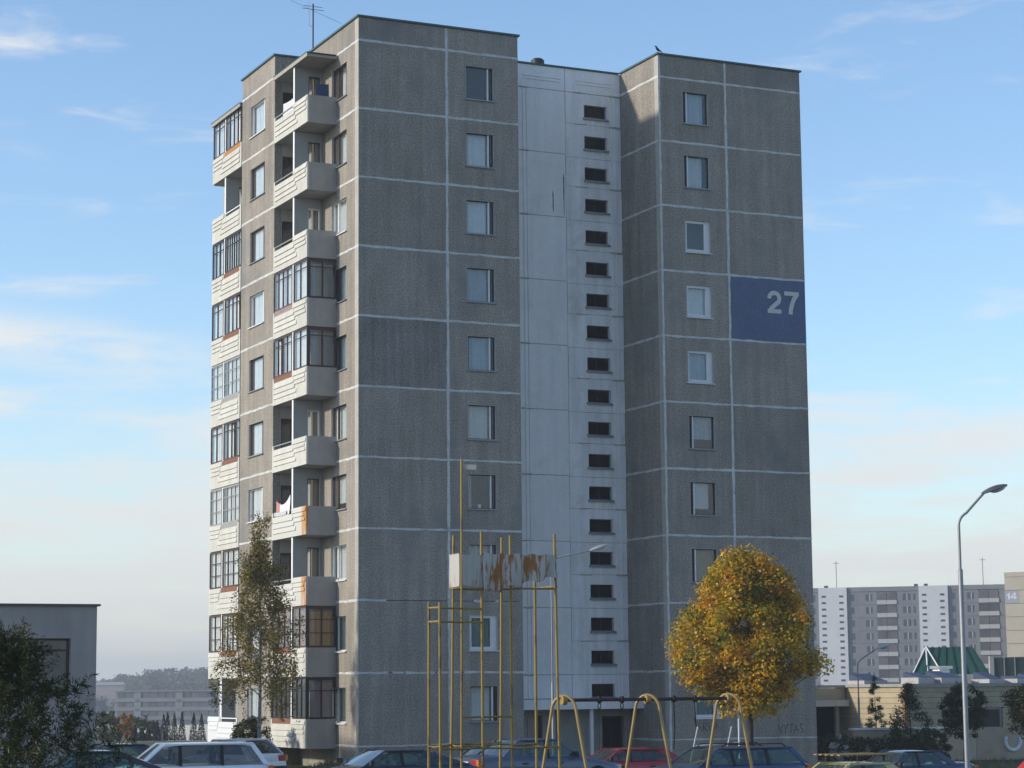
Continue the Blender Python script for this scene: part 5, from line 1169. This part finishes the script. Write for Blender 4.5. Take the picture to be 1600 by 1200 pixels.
# valley houses on the left
VWB = mat('valley_band', (.15, .155, .17), .95, noise=.08, nscale=.2); VDK = mat('valley_dark', (.07, .07, .08), .9, noise=.3, nscale=.2, vary=.3)
def valley(label, o, A, L, floors, base, unit):
    A = Vector(A).normalized(); Nn = Vector((A.y, -A.x, 0)); Nn = Nn if Nn.dot(FWH) < 0 else -Nn; F = Fr((o[0], o[1], 0), A, Nn)
    T = thing('valley_block', label, 'building', (o[0], o[1], g(*o))); H = floors*2.8+.8
    mb = MB(); mb.box(0, L, -11, -.5, base-2, base+H); link('core', F.conv(mb).mesh('core', VWB), T, F.o)
    def bx(name, m, a0, a1, n0, n1, z0, z1): link(name, shared(('val', id(F), name, m.name, round(a1-a0, 2), n1, round(z1-z0, 2)), lambda: F.conv(MB().box(0, a1-a0, n0, n1, 0, z1-z0)).mesh(name, m)), T, F.p(a0, 0, z0))
    KEEP.append(F)
    for j in range(floors):
        z = base+.5+2.8*j; bx('spandrel', VWB, 0, L, -.5, .1, z, z+1.15)
        a = 1.0; i = 0
        while a < L-3:
            if i % unit == 2: bx('stair_wall', VWB, a, a+2.6, -.5, .12, z+1.15, z+2.8); bx('window', VDK, a+.5, a+2.1, .1, .16, z-.2, z+.7); a += 2.8
            else: bx('window', VDK, a, a+2.6, -.5, -.3, z+1.2, z+2.75); bx('mullion', VWB, a+1.2, a+1.4, -.35, -.2, z+1.2, z+2.75); a += 3.1
            i += 1
    mb = MB(); mb.box(-.1, L+.1, -11.1, .3, base+H, base+H+.4); link('roof', F.conv(mb).mesh('roof', VWB), T, F.o)
KEEP = []
v1, v2, v3 = site(186, 715), site(345, 700), site(128, 690)
valley('hazy long valley apartment block left of the birch', (v1.x, v1.y), v2-v1, (v2-v1).length, 5, -13.2, 5)
v4 = site(163, 690); valley('hazy valley block with pale end beside the left building', (v3.x, v3.y), v4-v3, (v4-v3).length, 4, -13.2, 6)
# pale fence and pointed thujas
f0, f1 = site(222, 235), site(345, 225); d = f1-f0; L = d.length; d.normalize(); nn = Vector((d.y, -d.x, 0)); FFN = Fr((f0.x, f0.y, 0), d, nn if nn.dot(FWH) < 0 else -nn)
VF = thing('pale_fence', 'long pale panel fence behind the row of pointed thujas', 'fence', (f0.x, f0.y, g(f0.x, f0.y)))
for i in range(6):
    p = FFN.p(L/6*i, 0, 0); z = g(p.x, p.y); mb = MB(); mb.box(L/6*i, L/6*(i+1)-.06, -.12, 0, z-.6, z+1.55+.1*(i > 2)); link('fence_panel', FFN.conv(mb).mesh('fence_panel', mat('pale_fence_panel', (.42, .42, .42), .9, noise=.1, nscale=1, vary=.1)), VF, FFN.o)
THJ = [(.016, .022, .012), (.022, .028, .014), (.014, .017, .012)]
for i, (px, h) in enumerate(((218, 1.3), (229, 1.1), (238, 1.1), (252, 1.7), (262, 2.2), (268, 2.4), (278.5, 2.3), (290, 2.4), (308, 2.3), (320, 2.2))):
    p = site(px, 195); T = thing('thuja', '%s pointed thuja from the left in the row before the pale fence' % ['first', 'second', 'third', 'fourth', 'fifth', 'sixth', 'seventh', 'eighth', 'ninth', 'tenth'][i], 'shrub', gz(p.x, p.y), 0, 'pointed thujas in a row')
    k = 700; hh_ = np.random.rand(k)**1.4; a = np.random.rand(k)*6.28; r_ = .42*(1-hh_)**.8*(.6+.45*np.random.rand(k)); Cn = np.stack([r_*np.cos(a), r_*np.sin(a), .05+hh_*h], 1)
    link('foliage', leafmesh('foliage', Cn, np.stack([np.cos(a), np.sin(a), 0*a+.3], 1), .1+.08*np.random.rand(k), palette(k, THJ, [1, 1, 1]), aspect=.5), T, WORLD[T])
    mb = MB(); mb.tube([(0, 0, -.2), (0, 0, h*.8)], [.04, .01], 6); link('stem', mb.mesh('stem', BARK), T, WORLD[T])
for i, (px, dp, rx, rz_, lb, cl_) in enumerate(((175, 215, 1.3, 1.5, 'olive bush right of the left building', GW), (190, 210, 1.2, 1.3, 'olive bush left of the orange bush', GW), (206, 208, .75, 1.35, 'small bright orange autumn bush in the valley gap', [(.4, .16, .02), (.36, .2, .03)]), (222, 240, 1.6, 1.4, 'dull green bush right of the orange bush', [(.06, .07, .03), (.05, .06, .03)]), (236, 232, 1.2, 1.1, 'dull green bush beside the pale fence', [(.06, .07, .03), (.05, .06, .03)]))):
    p = site(px, dp); bush('shrub', lb, p.x, p.y, rx, rz_, cl_, [1]*len(cl_), 60, 26, .2)
# wooded hill: one mass of far trees
Cn, Nn_, Sz, Cl = [], [], [], []
for i in range(900):
    px = random.uniform(60, 420); dp = random.uniform(900, 1500); p = site(px, dp); h = random.uniform(6, 11)*(1.15 if px > 235 else .55 if px < 190 else .85); z0 = g(p.x, p.y); w_ = h*random.uniform(.3, .45)
    b_ = np.array(random.choice(((.05, .06, .03), (.07, .065, .03), (.09, .07, .03), (.04, .05, .03), (.11, .075, .03))))
    k = 46; o_ = np.random.normal(size=(k, 3)); o_ /= np.linalg.norm(o_, axis=1)[:, None]; o_ *= np.random.rand(k, 1)**.4
    Cn.append(np.array((p.x, p.y, z0+h*.55))+o_*np.array((w_, w_, h*.45))); Nn_.append(o_); Sz.append(h*.2*(.6+.8*np.random.rand(k))); Cl.append(b_*(1+np.random.normal(size=(k, 1))*.2))
o = link('hill_wood', leafmesh('hill_wood', np.concatenate(Cn), np.concatenate(Nn_), np.concatenate(Sz), np.clip(np.concatenate(Cl), .01, 1), aspect=.8)); o['kind'] = 'stuff'; o['label'] = 'hazy wooded hill beyond the valley'; o['category'] = 'woodland'
hp = site(178, 1050); T = thing('hill_house', 'long low pinkish building on the wooded hill', 'building', gz(hp.x, hp.y), -YAW); hz = zat(1076, 178, 1050)-WORLD[T].z
mb = MB(); mb.box(-6.5, 6.5, 0, 6, -4, hz+1.6); local('wall', mb.mesh('wall', mat('pinkish_wall', (.42, .3, .26), .9)), T); mb = MB(); mb.hexa([(-7, -.4, hz+1.6), (7, -.4, hz+1.6), (7, 6.4, hz+1.6), (-7, 6.4, hz+1.6), (-6, 2.6, hz+3), (6, 2.6, hz+3), (6, 3.4, hz+3), (-6, 3.4, hz+3)]); local('roof', mb.mesh('roof', mat('pale_roof', (.3, .3, .3), .9)), T)

# ------------------------------------------------------------------ air
HM = bpy.data.materials.new('haze'); HM.use_nodes = True; t = HM.node_tree; t.nodes.clear()
vp = N(t, 'ShaderNodeVolumePrincipled'); vp.inputs['Color'].default_value = (.8, .85, .9, 1); vp.inputs['Density'].default_value = .00046; vp.inputs['Anisotropy'].default_value = .2
t.links.new(vp.outputs[0], N(t, 'ShaderNodeOutputMaterial').inputs['Volume'])
mb = MB(); mb.box(-1500, 2500, -1500, 2500, -16, 36)
hz_ = link('haze', mb.mesh('haze', HM)); hz_['kind'] = 'stuff'
